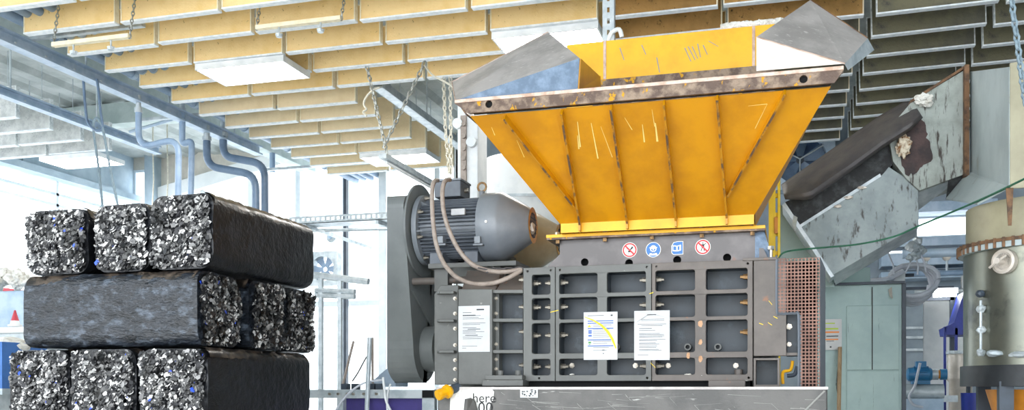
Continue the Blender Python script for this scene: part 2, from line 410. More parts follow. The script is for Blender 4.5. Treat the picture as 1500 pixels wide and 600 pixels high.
# ---- back wall, closed part with ribbon windows
def rect(px0, py0, px1, py1, Y):
    a = at(px0, py0, Y); b = at(px1, py1, Y); m0 = at((px0+px1)/2, py0, Y).z; m1 = at((px0+px1)/2, py1, Y).z
    return (a.x, b.x, min(m0, m1), max(m0, m1))
wins = [(1120, 243, 1222, 268), (1300, 316, 1445, 347), (1300, 361, 1445, 371), (1300, 386, 1445, 394), (1300, 500, 1345, 560)]
holes = []
wr = None
rects = [rect(*q, YB) for q in wins]
for (x0, x1, z0, z1) in rects: holes.append([(x0, z0), (x1, z0), (x1, z1), (x0, z1)])
wr = struct(MB().plate([(x_end, 0), (XR, 0), (XR, ZR), (x_end, ZR)], holes, YB, YB+.2), 'wall_back_right', 'wall_grey')
for i, (x0, x1, z0, z1) in enumerate(rects):
    t = struct(MB().plate([(x0, z0), (x1, z0), (x1, z1), (x0, z1)], [[(x0+.03, z0+.03), (x1-.03, z0+.03), (x1-.03, z1-.03), (x0+.03, z1-.03)]], YB+.02, YB+.12), 'window_%d' % (i+3), 'mullion')
    MB().box(x0+.03, x1-.03, YB+.07, YB+.08, z0+.03, z1-.03).build('pane', 'pane_glass', t)
# steel purlins crossing in front of the ribbon windows
for i, (py, th) in enumerate(((303, .16), (354, .14), (379, .20), (402, .12))):
    a = at(1290, py, YB-.4); b = at(1460, py, YB-.4); z = at(1375, py, YB-.4).z
    tag(MB().box(a.x, b.x, YB-.5, YB-.02, z-th/2, z+th/2).build('wall_girt', 'galv_blue', bevel=.01),
        ['steel girt above the bright ribbon window', 'steel girt just under the bright ribbon window', 'thick steel girt between two thin window strips', 'steel girt under the lowest window strip'][i], 'girt')
struct(MB().box(XR, XR+.3, YN, YB, 0, ZR), 'wall_right', 'wall_grey')

# ================================================================== CEILING BAFFLES
H = 3.75; ZB = EYE + H; BH = 0.44; ROW = .1685*H
def rowY(k): return (2.256 + .1685*k)*H
def in_view(x0, x1, y, z0, z1):
    ok = False
    for x in (x0, (x0+x1)/2, x1):
        for z in (z0, z1):
            d = y*CA - x*SA; u = (x*CA + y*SA)/d*F + 750; v = HOR - (z-EYE)/d*F
            if -20 < u < 1520 and -8 < v < 600: ok = True
    return ok
EXT = {}
def baffle(x0, x1, y, z, m, me, label, group, tilt=0.0, hang=True, sag=0.0):
    L = x1-x0
    t = thing('ceiling_baffle', label, 'baffle', ((x0+x1)/2, y, z), group)
    key = (round(L, 3), m, me)
    if key not in EXT:
        p = MB().box(-L/2+.012, L/2-.012, -.030, .030, .016, BH-.012); e1 = MB().box(-L/2, L/2, -.040, .040, 0, .016); e2 = MB().box(-L/2, L/2, -.036, .036, BH-.012, BH)
        e3 = MB().box(-L/2, -L/2+.012, -.036, .036, .016, BH-.012); e4 = MB().box(L/2-.012, L/2, -.036, .036, .016, BH-.012)
        hg = MB().cyl((-L*.35, 0, BH), (-L*.35, 0, ZR-ZB-.02), .006, n=6)
        hg2 = MB().cyl((L*.35, 0, BH), (L*.35, 0, ZR-ZB-.02), .006, n=6)
        def mesh(b, nm, mm):
            q = bpy.data.meshes.new(nm); q.from_pydata(b.v, [], b.f); q.materials.append(MATS[mm]); return q
        EXT[key] = [('panel', mesh(p, 'panel', m)), ('bottom_rail', mesh(e1, 'bottom_rail', 'edge_bottom')), ('top_rail', mesh(e2, 'top_rail', me)),
                    ('end_rail', mesh(e3, 'end_rail', me)), ('end_rail', mesh(e4, 'end_rail', me)), ('hanger', mesh(hg, 'hanger', 'galv')), ('hanger', mesh(hg2, 'hanger', 'galv'))]
    for (nm, q) in EXT[key]:
        o = bpy.data.objects.new(nm, q); COL.objects.link(o); o.parent = t
    t.rotation_euler = (0, tilt, 0)
    return t
PITCH = .318*H; X0 = -2.08*H; GAP = .055
LIGHTS = {(1, 2), (4, 2), (1, 9)}
ORD = ['first', 'second', 'third', 'fourth', 'fifth', 'sixth', 'seventh', 'eighth', 'ninth', 'tenth', 'eleventh', 'twelfth', 'thirteenth', 'fourteenth', 'fifteenth', 'sixteenth']
for c in range(7):
    xa = X0 + c*PITCH; xb = xa + PITCH - GAP
    if c == 6: xb = .185*H
    for k in range(-4, 12):
        if c in (2, 3, 4) and k >= 5: continue
        if c == 5 and k >= 6: continue
        y = rowY(k) + R.uniform(-.012, .012)
        if y < 5 or not in_view(xa, xb, y, ZB, ZB+BH): continue
        if c <= 1 and k >= 5: mm, lab, g = 'baffle_beige', 'beige acoustic ceiling baffle in the rows towards the glazed back wall', 'beige baffles towards the glazed back wall'
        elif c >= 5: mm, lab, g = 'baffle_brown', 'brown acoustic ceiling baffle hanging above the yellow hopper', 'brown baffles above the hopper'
        else: mm, lab, g = 'baffle_tan', 'yellow-tan acoustic ceiling baffle in the front rows', 'yellow-tan baffles in the front rows'
        if c == 6 and k >= 4: mm, g = 'baffle_olive', 'dark olive baffles beside the hopper'
        lab = '%s baffle, %s from the pipe bundle, in the %s row counting from the back wall' % (mm.split('_')[1].replace('tan', 'yellow-tan'), ORD[c], ORD[11-k])
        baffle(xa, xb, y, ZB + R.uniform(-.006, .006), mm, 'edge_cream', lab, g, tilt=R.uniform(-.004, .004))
for c in range(3):
    xa = .215*H + c*.315*H; xb = xa + .315*H - .07
    for k in range(-1, 12):
        if c == 2 and k > 6: continue
        y = rowY(k) - .06
        if not in_view(xa, xb, y, ZB, ZB+BH): continue
        baffle(xa, xb, y, ZB-.02, 'baffle_olive', 'edge_grey', 'dark olive baffle, %s from the steel wing, in the %s row from the back wall' % (ORD[c], ORD[11-k]), 'dark olive baffles above the chute', tilt=-.018 + R.uniform(-.004, .004))
for c in range(2):
    xb = -2.74*H - c*PITCH; xa = xb - PITCH + GAP
    for k in range(4, 8):
        y = rowY(k)
        if not in_view(xa, xb, y, ZB, ZB+BH): continue
        baffle(xa, xb, y, ZB, 'baffle_white', 'edge_grey', 'frosted white baffle, %s from the steel rail, in the %s row from the ceiling light' % (ORD[c], ORD[7-k]), 'white baffles over the window band')

# ---- luminaires laid across two rows of baffles
def luminaire(xa, xb, k, label, dz=0.0):
    y0, y1 = rowY(k), rowY(k+1)
    t = thing('ceiling_light', label, 'ceiling light', ((xa+xb)/2, (y0+y1)/2, ZB-.06+dz), 'ceiling lights among the baffles')
    z0 = ZB-.075+dz
    MB().plate([(xa, y0), (xb, y0), (xb, y1), (xa, y1)], [[(xa+.02, y0+.02), (xb-.02, y0+.02), (xb-.02, y1-.02), (xa+.02, y1-.02)]], 0, 1)
    fr = MB()
    fr.box(xa, xb, y0, y0+.02, z0, z0+.07); fr.box(xa, xb, y1-.02, y1, z0, z0+.07); fr.box(xa, xa+.02, y0+.02, y1-.02, z0, z0+.07); fr.box(xb-.02, xb, y0+.02, y1-.02, z0, z0+.07)
    fr.build('frame', 'white_paint', t)
    MB().box(xa+.02, xb-.02, y0+.02, y1-.02, z0+.05, z0+.068).build('housing', 'white_paint', t)
    MB().box(xa+.02, xb-.02, y0+.02, y1-.02, z0+.004, z0+.018).build('diffuser', 'lamp_white', t, label='glowing white diffuser')
luminaire(X0+PITCH, X0+2*PITCH-GAP, 2, 'bright square ceiling light among the yellow-tan baffles')
luminaire(X0+4*PITCH, X0+5*PITCH-GAP, 2, 'bright square ceiling light right above the steel-winged hopper')
luminaire(X0+PITCH, X0+2*PITCH-GAP, 9, 'bright ceiling light under the beige baffles beside the hanging chains')
luminaire(-2.80*H-PITCH+GAP, -2.80*H, 7, 'bright ceiling light beside the white frosted baffles')

# ================================================================== RAILS AND PIPES (left, under the roof)
def rail(name, x, ya, yb, z, label, cat, m='galv_blue', hgt=.11, wid=.14):
    t = thing(name, label, cat, (x, (ya+yb)/2, z))
    MB().box(x-wid/2, x+wid/2, ya, yb, z-.012, z+.012).build('flange', m, t)
    MB().box(x-.012, x+.012, ya, yb, z+.012, z+hgt).build('web', m, t)
    MB().box(x-wid/2, x+wid/2, ya, yb, z+hgt, z+hgt+.02).build('flange', m, t)
    n = int((yb-ya)/1.6)
    for i in range(n+1):
        y = ya+.3+i*1.6
        if y < yb: MB().cyl((x, y, z+hgt+.02), (x, y, ZR-.07), .012, n=8).build('hanger', 'galv', t)
    for i in range(int((yb-ya)/.45)):
        y = ya+.1+i*.45; MB().cyl((x+wid*.35, y, z+.012), (x+wid*.35, y, z+.035), .013, n=6).build('bolt', 'galv', t)
    return t
rail('steel_rail', -2.155*H, 6.2, 13.6, ZB-.05, 'long pale blue steel rail beside the ends of the yellow-tan baffles', 'rail')
rail('steel_rail', -2.55*H, 6.6, 13.1, ZB-.05, 'pale blue steel rail beside the white frosted baffles', 'rail', hgt=.09, wid=.12)
for i, (dx, dz, r) in enumerate(((.10, .20, .065), (.26, .23, .06), (.42, .22, .05), (.58, .25, .055), (-.06, .36, .055))):
    x = -2.11*H + dx - .1
    t = thing('ceiling_pipe', ['thick blue-grey ceiling pipe right above the long steel rail', 'second blue-grey ceiling pipe counted from the long steel rail', 'thin blue-grey ceiling pipe in the middle of the pipe bundle',
                               'blue-grey ceiling pipe furthest under the baffles', 'blue-grey ceiling pipe running highest, close under the roof'][i], 'pipe', (x, 11, ZB+dz))
    MB().cyl((x, 5.5, ZB+dz), (x, YB-.2, ZB+dz), r, n=16).build('pipe', 'pipe_blue', t, smooth=True)
    for k in range(8): MB().cyl((x, 6.4+k*1.3, ZB+dz), (x, 6.46+k*1.3, ZB+dz), r+.012, n=16).build('clamp', 'galv_blue', t)
    MB().cyl((x, 9.0, ZB+dz+r), (x, 9.0, ZR-.07), .01, n=6).build('hanger', 'galv', t)
    MB().cyl((x, 14.0, ZB+dz+r), (x, 14.0, ZR-.07), .01, n=6).build('hanger', 'galv', t)
# cross strut carrying the pipes
a = at(60, 77, 9.0)
for i, y in enumerate((8.8, 11.9, 15.2)):
    tag(MB().box(-9.0, -6.6, y-.03, y+.03, ZB+.09, ZB+.135).build('pipe_bracket', 'galv', bevel=.004), ['galvanised cross bracket under the pipes, next to the front baffles', 'galvanised cross bracket under the pipes at mid length', 'galvanised cross bracket under the pipes by the back wall'][i], 'bracket')

def droppipe(name, pts, Y, r, label, m='pipe_dark', collar=True):
    P = [at(x, y, Y) for (x, y) in pts]
    if len(pts) > 2: P[-1] = Vector((P[-1].x, Y, 0))      # runs down to the floor
    t = thing(name, label, 'pipe', P[-1])
    # rounded bends
    path = [P[0]]
    for i in range(1, len(P)-1):
        d0 = (P[i-1]-P[i]); d1 = (P[i+1]-P[i]); q = min(.22, d0.length*.45, d1.length*.45); d0.normalize(); d1.normalize()
        for k in range(7):
            s_ = k/6; A = P[i]+d0*q*(1-s_); B = P[i]+d1*q*s_; path.append(A.lerp(B, s_))
    path.append(P[-1])
    MB().tube(path, r, 14).build('pipe', m, t, smooth=True)
    if collar:
        MB().cyl(P[0]+Vector((0, 0, -.02)), P[0]+Vector((0, 0, .16)), r*.8, n=14).build('valve_collar', 'galv', t)
        MB().cyl(P[0]+Vector((0, 0, -.06)), P[0]+Vector((0, 0, .0)), r*1.2, n=14).build('union_nut', 'galv', t)
    return t
droppipe('drop_pipe', [(303, 200), (303, 243), (375, 256), (374, 420)], 12.2, .054, 'dark blue-grey drop pipe with a long offset bend, nearer the bales')
droppipe('drop_pipe', [(327, 194), (327, 229), (388, 240), (387, 420)], 12.62, .056, 'dark blue-grey drop pipe with an offset bend, close to the beige baffles')
droppipe('drop_pipe', [(203, 158), (203, 217), (262, 202), (255, 420)], 10.67, .040, 'blue-grey drop pipe with a thin level branch at the rail end', 'pipe_blue')
droppipe('drop_pipe', [(267, 158), (267, 212), (281, 205), (272, 420)], 11.6, .042, 'short kinked blue-grey drop pipe beside the branch pipe', 'pipe_blue')
droppipe('drop_pipe', [(399, 224), (399, 252)], 15.4, .05, 'stubby pipe end below the pipe bundle near the back wall', 'pipe_blue', False)
# thin level pipe between beam and rail
tag(MB().cyl(at(190, 193, 13.0), at(262, 172, 13.0), .025, n=10).build('level_pipe', 'galv_blue', smooth=True), 'thin level blue-grey pipe between the two rails', 'pipe')

# slings hanging over the bales
Ysl = 9.77
s1 = MB().tube(smooth_path([at(122, 108, Ysl), at(123, 130, Ysl), at(126, 165, Ysl), at(130, 182, Ysl), at(142, 191, Ysl-.02), at(150, 186, Ysl), at(147, 160, Ysl), at(144, 130, Ysl), at(142, 116, Ysl)], 6), .016, 8)
tag(s1.build('lifting_sling', 'pipe_dark', smooth=True), 'dark lifting sling loop hanging from the ceiling over the bales', 'sling')
s2 = MB().tube(smooth_path([at(153, 340, Ysl), at(150, 300, Ysl), at(143, 235, Ysl), at(137, 190, Ysl+.02), at(139, 174, Ysl+.02), at(146, 176, Ysl), at(152, 195, Ysl), at(162, 250, Ysl), at(173, 302, Ysl), at(180, 340, Ysl)], 6), .015, 8)
tag(s2.build('lifting_sling', 'sling', smooth=True), 'pale lifting sling looped through the dark sling, reaching down behind the bales', 'sling')
for i, (px, y0, y1) in enumerate(((224, 228, 300), (245, 220, 300))):
    tag(MB().tube([Vector((at(px, y0, 14.5).x, 14.5, ZR-.05)), at(px, y0, 14.5), at(px+1, (y0+y1)/2, 14.5), at(px-2, y1+30, 14.5)], .012, 6).build('pull_cord', 'rope_white'), ['pale pull cord with loop hanging near the corner post', 'pale pull cord hanging beside the branch drop pipe'][i], 'cord')

# cable tray and clutter against the glazing
t = thing('cable_tray', 'perforated galvanised cable tray running in front of the glazed back wall', 'cable tray', at(500, 327, 14.5))
a = at(432, 330, 14.5); b = at(660, 326, 14.5); z = at(500, 328, 14.5).z
MB().box(a.x, b.x, 14.3, 14.7, z, z+.01).build('tray_floor', 'galv', t)
hl = [[(a.x+.05+i*.09, z+.03), (a.x+.10+i*.09, z+.03), (a.x+.10+i*.09, z+.09), (a.x+.05+i*.09, z+.09)] for i in range(int((b.x-a.x-.1)/.09))]
MB().plate([(a.x, z), (b.x, z), (b.x, z+.12), (a.x, z+.12)], hl, 14.3, 14.31).build('tray_side', 'galv', t)
MB().box(a.x, b.x, 14.69, 14.7, z, z+.12).build('tray_side', 'galv', t)
for px in (455, 560): 
    q = at(px, 330, 14.5); MB().box(q.x-.02, q.x+.02, 14.3, YB-.1, z-.06, z-.005).build('bracket', 'galv', t)
tag(MB().cyl(at(440, 338, 15), at(640, 333, 15), .03, n=10).build('level_pipe', 'galv', smooth=True), 'thin pale pipe under the perforated cable tray', 'pipe')
t = thing('wall_fan', 'round grey extractor fan in a square housing by the glazed wall', 'fan', at(478, 400, 15.5))
q = at(476, 394, 15.5); MB().plate(round_rect(q.x-.28, q.x+.28, q.z-.3, q.z+.3, .03), [[(q.x+.22*math.cos(i*.3927), q.z+.22*math.sin(i*.3927)) for i in range(16)]], 15.4, 15.6).build('housing', 'galv', t)
for i in range(6):
    an = i*math.pi/3; d = Vector((math.cos(an), 0, math.sin(an))); e = Vector((-d.z, 0, d.x))
    MB().prism([q+d*.04-e*.03, q+d*.21-e*.07, q+d*.21+e*.07, q+d*.04+e*.03], (0, .03, .0)).build('blade', 'pipe_blue', t)
q = at(484, 347, 16.92); t = thing('alarm_bell', 'small round grey sounder on the glazed wall under the cable tray', 'sounder', q)
MB().lathe(q+Vector((0, .1, 0)), (0, -1, 0), [(0, .10), (.08, .10), (.10, .07)], 16).build('body', 'galv', t, smooth=True)
MB().lathe(q+Vector((0, 0, 0)), (0, -1, 0), [(0, .04), (.04, .03)], 12).build('dome', 'galv_blue', t, smooth=True)
t = thing('pipe_rack', 'pale steel rack of level bars behind the bale stack', 'rack', at(500, 560, 13))
for (x0, y0, x1, y1, r) in ((455, 402, 540, 412, .05), (462, 425, 520, 427, .04), (462, 432, 520, 434, .04)): MB().cyl(at(x0, y0, 13), at(x1, y1, 13), r, n=8).build('bar', 'galv', t)
for px in (470, 498): 
    q = at(px, 403, 13.0); MB().box(q.x-.03, q.x+.03, 12.97, 13.03, 0, q.z).build('post', 'galv', t)

# ================================================================== BALES
def bale(p0, L, W, Hh, axis, label, film, seed, group='wrapped bales in the stack', dark=1.0):
    "p0 = low corner of the bale; axis 'y': length runs along Y, its cut end faces -Y; axis 'x': length along X, cut end faces +X"
    rr = random.Random(seed)
    root = thing('shredded_film_bale', label, 'bale', p0 + (Vector((W/2, L/2, 0)) if axis == 'y' else Vector((L/2, W/2, 0))), group)
    def W3(a, d, h):      # a across, d along from the cut end, h up
        return p0 + (Vector((a, d, h)) if axis == 'y' else Vector((L-d, a, h)))
    prof = round_rect(0, W, 0, Hh, .075, 6)
    # resample profile evenly
    pts = []
    for i in range(len(prof)):
        A = Vector(prof[i]); B = Vector(prof[(i+1) % len(prof)]); n = max(1, int((B-A).length/.03))
        for k in range(n): pts.append(A.lerp(B, k/n))
    c = Vector((W/2, Hh/2)); NL = 30; n = len(pts); mb = MB(); vs = []; fs = []
    for j in range(NL+1):
        d = .012 + (L-.024)*j/NL
        for p in pts:
            q = Vector((p.x*2, p.y*2, d*2.2)) + Vector((seed*3.1, 0, 0))
            s_ = 1 + .035*noise.noise(q) + .02*noise.noise(q*3.3) + .012*noise.noise(q*8)
            s_ -= .03 * (abs(2*d/L-1)**8)
            pp = c + (p-c)*s_
            if pp.y < .004: pp.y = .004
            vs.append(W3(pp.x, d, pp.y))
    for j in range(NL):
        for k in range(n): fs.append((j*n+k, j*n+(k+1) % n, (j+1)*n+(k+1) % n, (j+1)*n+k))
    fs.append(tuple(range(n))); fs.append(tuple(NL*n+k for k in range(n)))
    mb.add(vs, fs).build('film_wrap', film, root, smooth=True)
    # crinkled film along the long upper edge, its sunlit rim put into the colour
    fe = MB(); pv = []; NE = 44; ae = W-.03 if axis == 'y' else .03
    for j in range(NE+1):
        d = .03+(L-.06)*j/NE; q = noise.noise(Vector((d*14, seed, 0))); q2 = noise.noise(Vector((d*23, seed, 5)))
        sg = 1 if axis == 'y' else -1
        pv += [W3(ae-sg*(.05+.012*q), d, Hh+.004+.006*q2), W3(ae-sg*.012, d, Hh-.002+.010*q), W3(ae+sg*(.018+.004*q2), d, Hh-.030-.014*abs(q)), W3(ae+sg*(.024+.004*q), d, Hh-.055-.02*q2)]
    fe.add(pv, [(j*4+k, j*4+k+1, j*4+k+5, j*4+k+4) for j in range(NE) for k in range(3)]).build('film_fold_sunlit', 'film_edge_sunlit', root, smooth=True)
    # flake face
    fb_v = []; fb_f = []; cols = []
    N = 1900
    for i in range(N):
        a = rr.uniform(.022, W-.022); h = rr.uniform(.018, Hh-.018)
        # keep inside the rounded outline
        ex = max(0, abs(a-W/2)-(W/2-.085)); eh = max(0, abs(h-Hh/2)-(Hh/2-.085))
        if ex*ex+eh*eh > .074**2: continue
        edge = min(min(a, W-a), min(h, Hh-h))
        bulge = .02*min(1, edge/.06) + .028*noise.noise(Vector((a*9, h*9, seed))) + .012*noise.noise(Vector((a*22, h*22, seed))) + rr.uniform(-.008, .008)
        r = rr.choice((.007, .009, .011, .014, .018)) * rr.uniform(.8, 1.25)
        nrm = Vector((rr.gauss(0, .55), 1.0, rr.gauss(.25, .55))).normalized()
        u = nrm.orthogonal().normalized(); v = nrm.cross(u); k = rr.choice((4, 5, 5, 6)); off = rr.uniform(0, 6.28); b0 = len(fb_v)
        el = rr.uniform(.55, 1.0)
        for m in range(k):
            an = off+2*math.pi*m/k; rad = r*rr.uniform(.75, 1.2)
            q = u*math.cos(an)*rad + v*math.sin(an)*rad*el
            fb_v.append(W3(a+q.x, -bulge-q.y*.8, max(.002, h+q.z)))
        fb_f.append(tuple(range(b0, b0+k)))
        z = rr.random(); cl = max(.25, min(1.5, 1.0+1.3*noise.noise(Vector((a*7+seed, h*7, seed*2.0)))+.8*noise.noise(Vector((a*18, h*18+seed, 1)))))
        if z < .005: col = (.03, .10, .75)
        elif z < .48: g = rr.uniform(.006, .03); col = (g, g, g*1.12)
        elif z < .80: g = rr.uniform(.05, .22); col = (g*1.02, g, g*.98)
        else: g = rr.uniform(.35, .8); col = (g*1.0, g*.98, g*.95)
        if z >= .005: col = tuple(x*dark*cl for x in col)
        cols.append((k, col))
    me = bpy.data.meshes.new('shredded_face'); org = root.location
    me.from_pydata([p-org for p in fb_v], [], fb_f); me.update()
    at_ = me.color_attributes.new('flake', 'FLOAT_COLOR', 'CORNER'); i = 0
    for (k, col) in cols:
        for _ in range(k): at_.data[i].color = (col[0], col[1], col[2], 1); i += 1
    me.materials.append(MATS['shred_flakes'])
    o = bpy.data.objects.new('shredded_face', me); COL.objects.link(o); o.parent = root; o['kind'] = 'stuff'; o['label'] = 'cut end of pressed black and silver shreds'
    return root
Yb0 = 4.6; BL = 1.17
z1, z2, z3, z4 = 1.405, 1.835, 2.255, 2.655
def bx(px, Y=Yb0): return atX(px, Y)
for (a, b, y0, top, lab, fl, sd) in ((37, 129, Yb0, z3+.375, 'wrapped bale of the top layer with a bluish cut end, beside the window band', 'film_black', 1),
                                 (134, 216, Yb0+.02, z3+.385, 'wrapped bale in the middle of the topmost layer of the stack', 'film_black', 2),
                                 (219, 312, Yb0, z3+.42, 'wrapped bale at the top of the stack with its long dark side in the open', 'film_black', 3)):
    bale(Vector((bx(a), y0, z3)), BL, bx(b)-bx(a), top-z3, 'y', lab, fl, sd)
xr0 = bx(291, 4.56)
for i, (y0, dx, lab, sd) in enumerate(((4.56, 0, 'long bale lying crosswise in the middle layer with scuffed black film', 4), (5.02, .03, 'crosswise bale of the middle layer, just behind the scuffed one', 5), (5.46, .01, 'rearmost crosswise bale of the middle layer', 6))):
    bale(Vector((xr0-BL+dx, y0, z2)), BL, .41, z3-z2-.005, 'x', lab, 'film_scuffed', sd, dark=.8)  # crosswise ends get darker flakes: their weaker light put into the colour
for (a, b, y0, lab, sd) in ((16, 106, 4.58, 'wrapped bale in the lowest layer, at the end next to the blue bin', 7), (109, 206, 4.56, 'wrapped bale in the middle of the lowest layer, under the scuffed one', 8), (209, 311, 4.56, 'wrapped bale in the lowest layer with its dark side towards the steel bench', 9)):
    bale(Vector((bx(a), y0, z1)), BL, bx(b)-bx(a), z2-z1-.005, 'y', lab, 'film_black', sd)
t = thing('steel_stillage', 'low steel stand carrying the stack of bales', 'stand', ((bx(16)+bx(311))/2, 5.2, 0))
MB().box(bx(10), bx(320), 4.5, 5.85, z1-.10, z1).build('deck', 'galv', t, bevel=.01)
for x in (bx(14), bx(312)):
    for y in (4.6, 5.75): MB().box(x-.05, x+.05, y-.05, y+.05, 0, z1-.10).build('leg', 'galv', t)

# ---- clutter between bales and window band
t = thing('white_workbench', 'white machine table beyond the bale stack', 'table', at(5, 560, 8.0))
q = at(30, 478, 8.0); MB().box(q.x-1.6, q.x+.3, 8.0, 9.0, q.z-.06, q.z).build('top', 'white_paint', t, bevel=.01); MB().box(q.x-1.5, q.x+.2, 8.05, 8.95, 0, q.z-.06).build('body', 'galv', t)
t = thing('warning_cone', 'small red and white cone on the white machine table', 'cone', at(22, 478, 8.0)+Vector((0, .2, 0)))
q = at(22, 478, 8.2); MB().lathe(q, (0, 0, 1), [(0, .07), (.02, .07), (.02, .05), (.06, .04)], 16).build('base', 'white_paint', t); MB().lathe(q+Vector((0, 0, .06)), (0, 0, 1), [(0, .04), (.11, .008)], 16).build('tip', 'red_paint', t)
t = thing('storage_bin', 'open blue storage bin beyond the bale stack', 'bin', at(0, 575, 6.5))
q = at(-14, 565, 6.5); q2 = at(3, 500, 6.5)
for (x0, x1, y0, y1) in ((q.x-.3, q2.x, 6.5, 6.52), (q.x-.3, q2.x, 6.98, 7.0), (q2.x-.02, q2.x, 6.52, 6.98), (q.x-.3, q.x-.28, 6.52, 6.98)): MB().box(x0, x1, y0, y1, q.z, q2.z).build('side', 'bin_blue', t)
MB().box(q.x-.3, q2.x, 6.5, 7, q.z-.02, q.z).build('bottom', 'bin_blue', t)
MB().blob(((q.x-.3+q2.x)/2, 6.75, q2.z-.06), .2, 3, .3, 3, (1.1, 1, .6)).build('filling', 'foam', t)
t = thing('bin_stand', 'pale steel stand under the blue storage bin', 'stand', (q.x-.1, 6.75, 0))
MB().box(q.x-.4, q2.x+.05, 6.45, 7.05, q.z-.07, q.z-.02).build('top', 'galv', t); MB().box(q.x-.3, q2.x-.02, 6.5, 7.0, 0, q.z-.07).build('body', 'galv', t)
for i, (px, py, r) in enumerate(((-8, 408, .15), (28, 410, .12))):
    c_ = at(px, py, 9.3); tag(MB().blob(c_, r, i+4, .7, 4, (1.2, 1, .8)).build('foam_heap', 'foam', smooth=False), ['fluffy white foam heap behind the bale stack', 'fluffy white foam tuft resting against the bale stack'][i], 'foam heap')
q = at(15, 430, 9.3); tag(MB().box(q.x-.9, q.x+.5, 9.0, 9.7, 0, q.z).build('foam_container', 'galv_blue', bevel=.02), 'pale container under the fluffy foam beyond the bales', 'container')

# ================================================================== SHREDDER
YF = 6.0; XG = -.4138*6.38
def zpx(px, py, Y=YF): return at(px, py, Y).z
base_root = thing('machine_base', 'scratched steel base beam under the shredder', 'machine base', ((atX(640, 5.85)+atX(1212, 5.85))/2, 6.4, 0))
zt = EYE + .012
xb0, xb1 = atX(641, 5.85), atX(1212, 5.85)
MB().box(xb0, xb1, 5.85, 7.2, zt-.42, zt).build('beam', 'base_steel', base_root, bevel=.008)
MB().box(xb0-.004, xb1+.004, 5.84, 5.85, zt-.012, zt+.004).build('top_edge', 'plate_steel', base_root)
for x in (xb0+.12, xb1-.12):
    for y in (6.0, 7.05): MB().box(x-.1, x+.1, y-.1, y+.1, 0, zt-.42).build('leg', 'base_steel', base_root, bevel=.01)
a = at(1177, 603, 5.845); b = at(1208, 572, 5.845)
MB().tube([a, b], .006, 6).build('weld_seam', 'scratch_white', base_root)
rs = random.Random(5)
for i in range(46):                                     # long pale scratches in the steel
    px = rs.uniform(730, 1190); py = rs.uniform(573, 599); ln = rs.uniform(8, 60); sl = rs.uniform(-.08, .12) if rs.random() < .75 else rs.uniform(.6, 1.2); ln = ln if abs(sl) < .3 else ln*.3
    p0 = at(px, py, 5.8485); p1 = at(min(px+ln, 1208), py+sl*ln, 5.8485); wd = rs.uniform(.0006, .0020)
    MB().prism([p0-Vector((0, 0, wd)), p1-Vector((0, 0, wd*.4)), p1+Vector((0, 0, wd*.4)), p0+Vector((0, 0, wd))], (0, -.0006, 0)).build('scratch', 'scratch_white', base_root)
# torn poster and label on the beam
YP = 5.846
po = [(660, 568), (692, 567), (718, 567), (724, 573), (723, 584), (719, 590), (716, 604), (700, 604), (697, 588), (690, 582), (681, 584), (679, 604), (659, 604)]
tp = tag(MB().prism([at(x, y, YP) for x, y in po], (0, -.0015, 0)).build('torn_poster', 'paper_torn'), 'torn white poster with remnants of black lettering on the machine base', 'poster')
m_ = MB(); text(m_, 'here', .085, at(709, 583, YP-.0022)); text(m_, '00', .10, at(711, 597.5, YP-.0022)); m_.build('lettering', 'ink_black', tp)
MB().sheet([at(683, 604, YP-.002), at(684, 585, YP-.004), at(694, 583, YP-.03), at(701, 604, YP-.02)], .002).build('peeling_strip', 'base_steel', tp)
for (px, py, r) in ((668, 580, .012), (678, 573, .010), (672, 577, .008)): MB().blob(at(px, py, YP-.004), r, px, .5, 2, (1.6, .3, 1)).build('crumple', 'paper_torn', tp)
lb = tag(MB().box(atX(762, YP), atX(788, YP), YP-.0015, YP, zpx(775, 582, YP), zpx(775, 568, YP)).build('worn_label', 'paper'), 'small worn white label with smudged black marks on the machine base', 'label')
m_ = MB()
for i in range(16):
    c_ = at(rs.uniform(765, 786), rs.uniform(570.5, 580), YP-.002); r_ = rs.uniform(.004, .010)
    m_.prism([c_+Vector((r_*math.cos(k)*rs.uniform(.6, 1.3), 0, r_*math.sin(k)*rs.uniform(.4, 1.1))) for k in (0, 1.2, 2.3, 3.5, 4.9)], (0, -.0004, 0))
m_.build('marks', 'ink_black', lb)
# yellow valve
t = thing('yellow_valve', 'yellow plastic valve cap at the end of the machine base', 'valve', at(648, 584, 5.8))
c_ = at(655, 573, 5.8); ax = (at(640, 579, 5.74)-c_).normalized()
MB().lathe(c_, ax, [(-.03, .03), (-.01, .045), (.01, .045), (.012, .03), (.06, .036), (.075, .034)], 12).build('cap', 'yellow_plastic', t)
MB().lathe(c_-ax*.05, ax, [(-.04, .03), (.03, .03)], 14).build('stem', 'dark_steel', t)

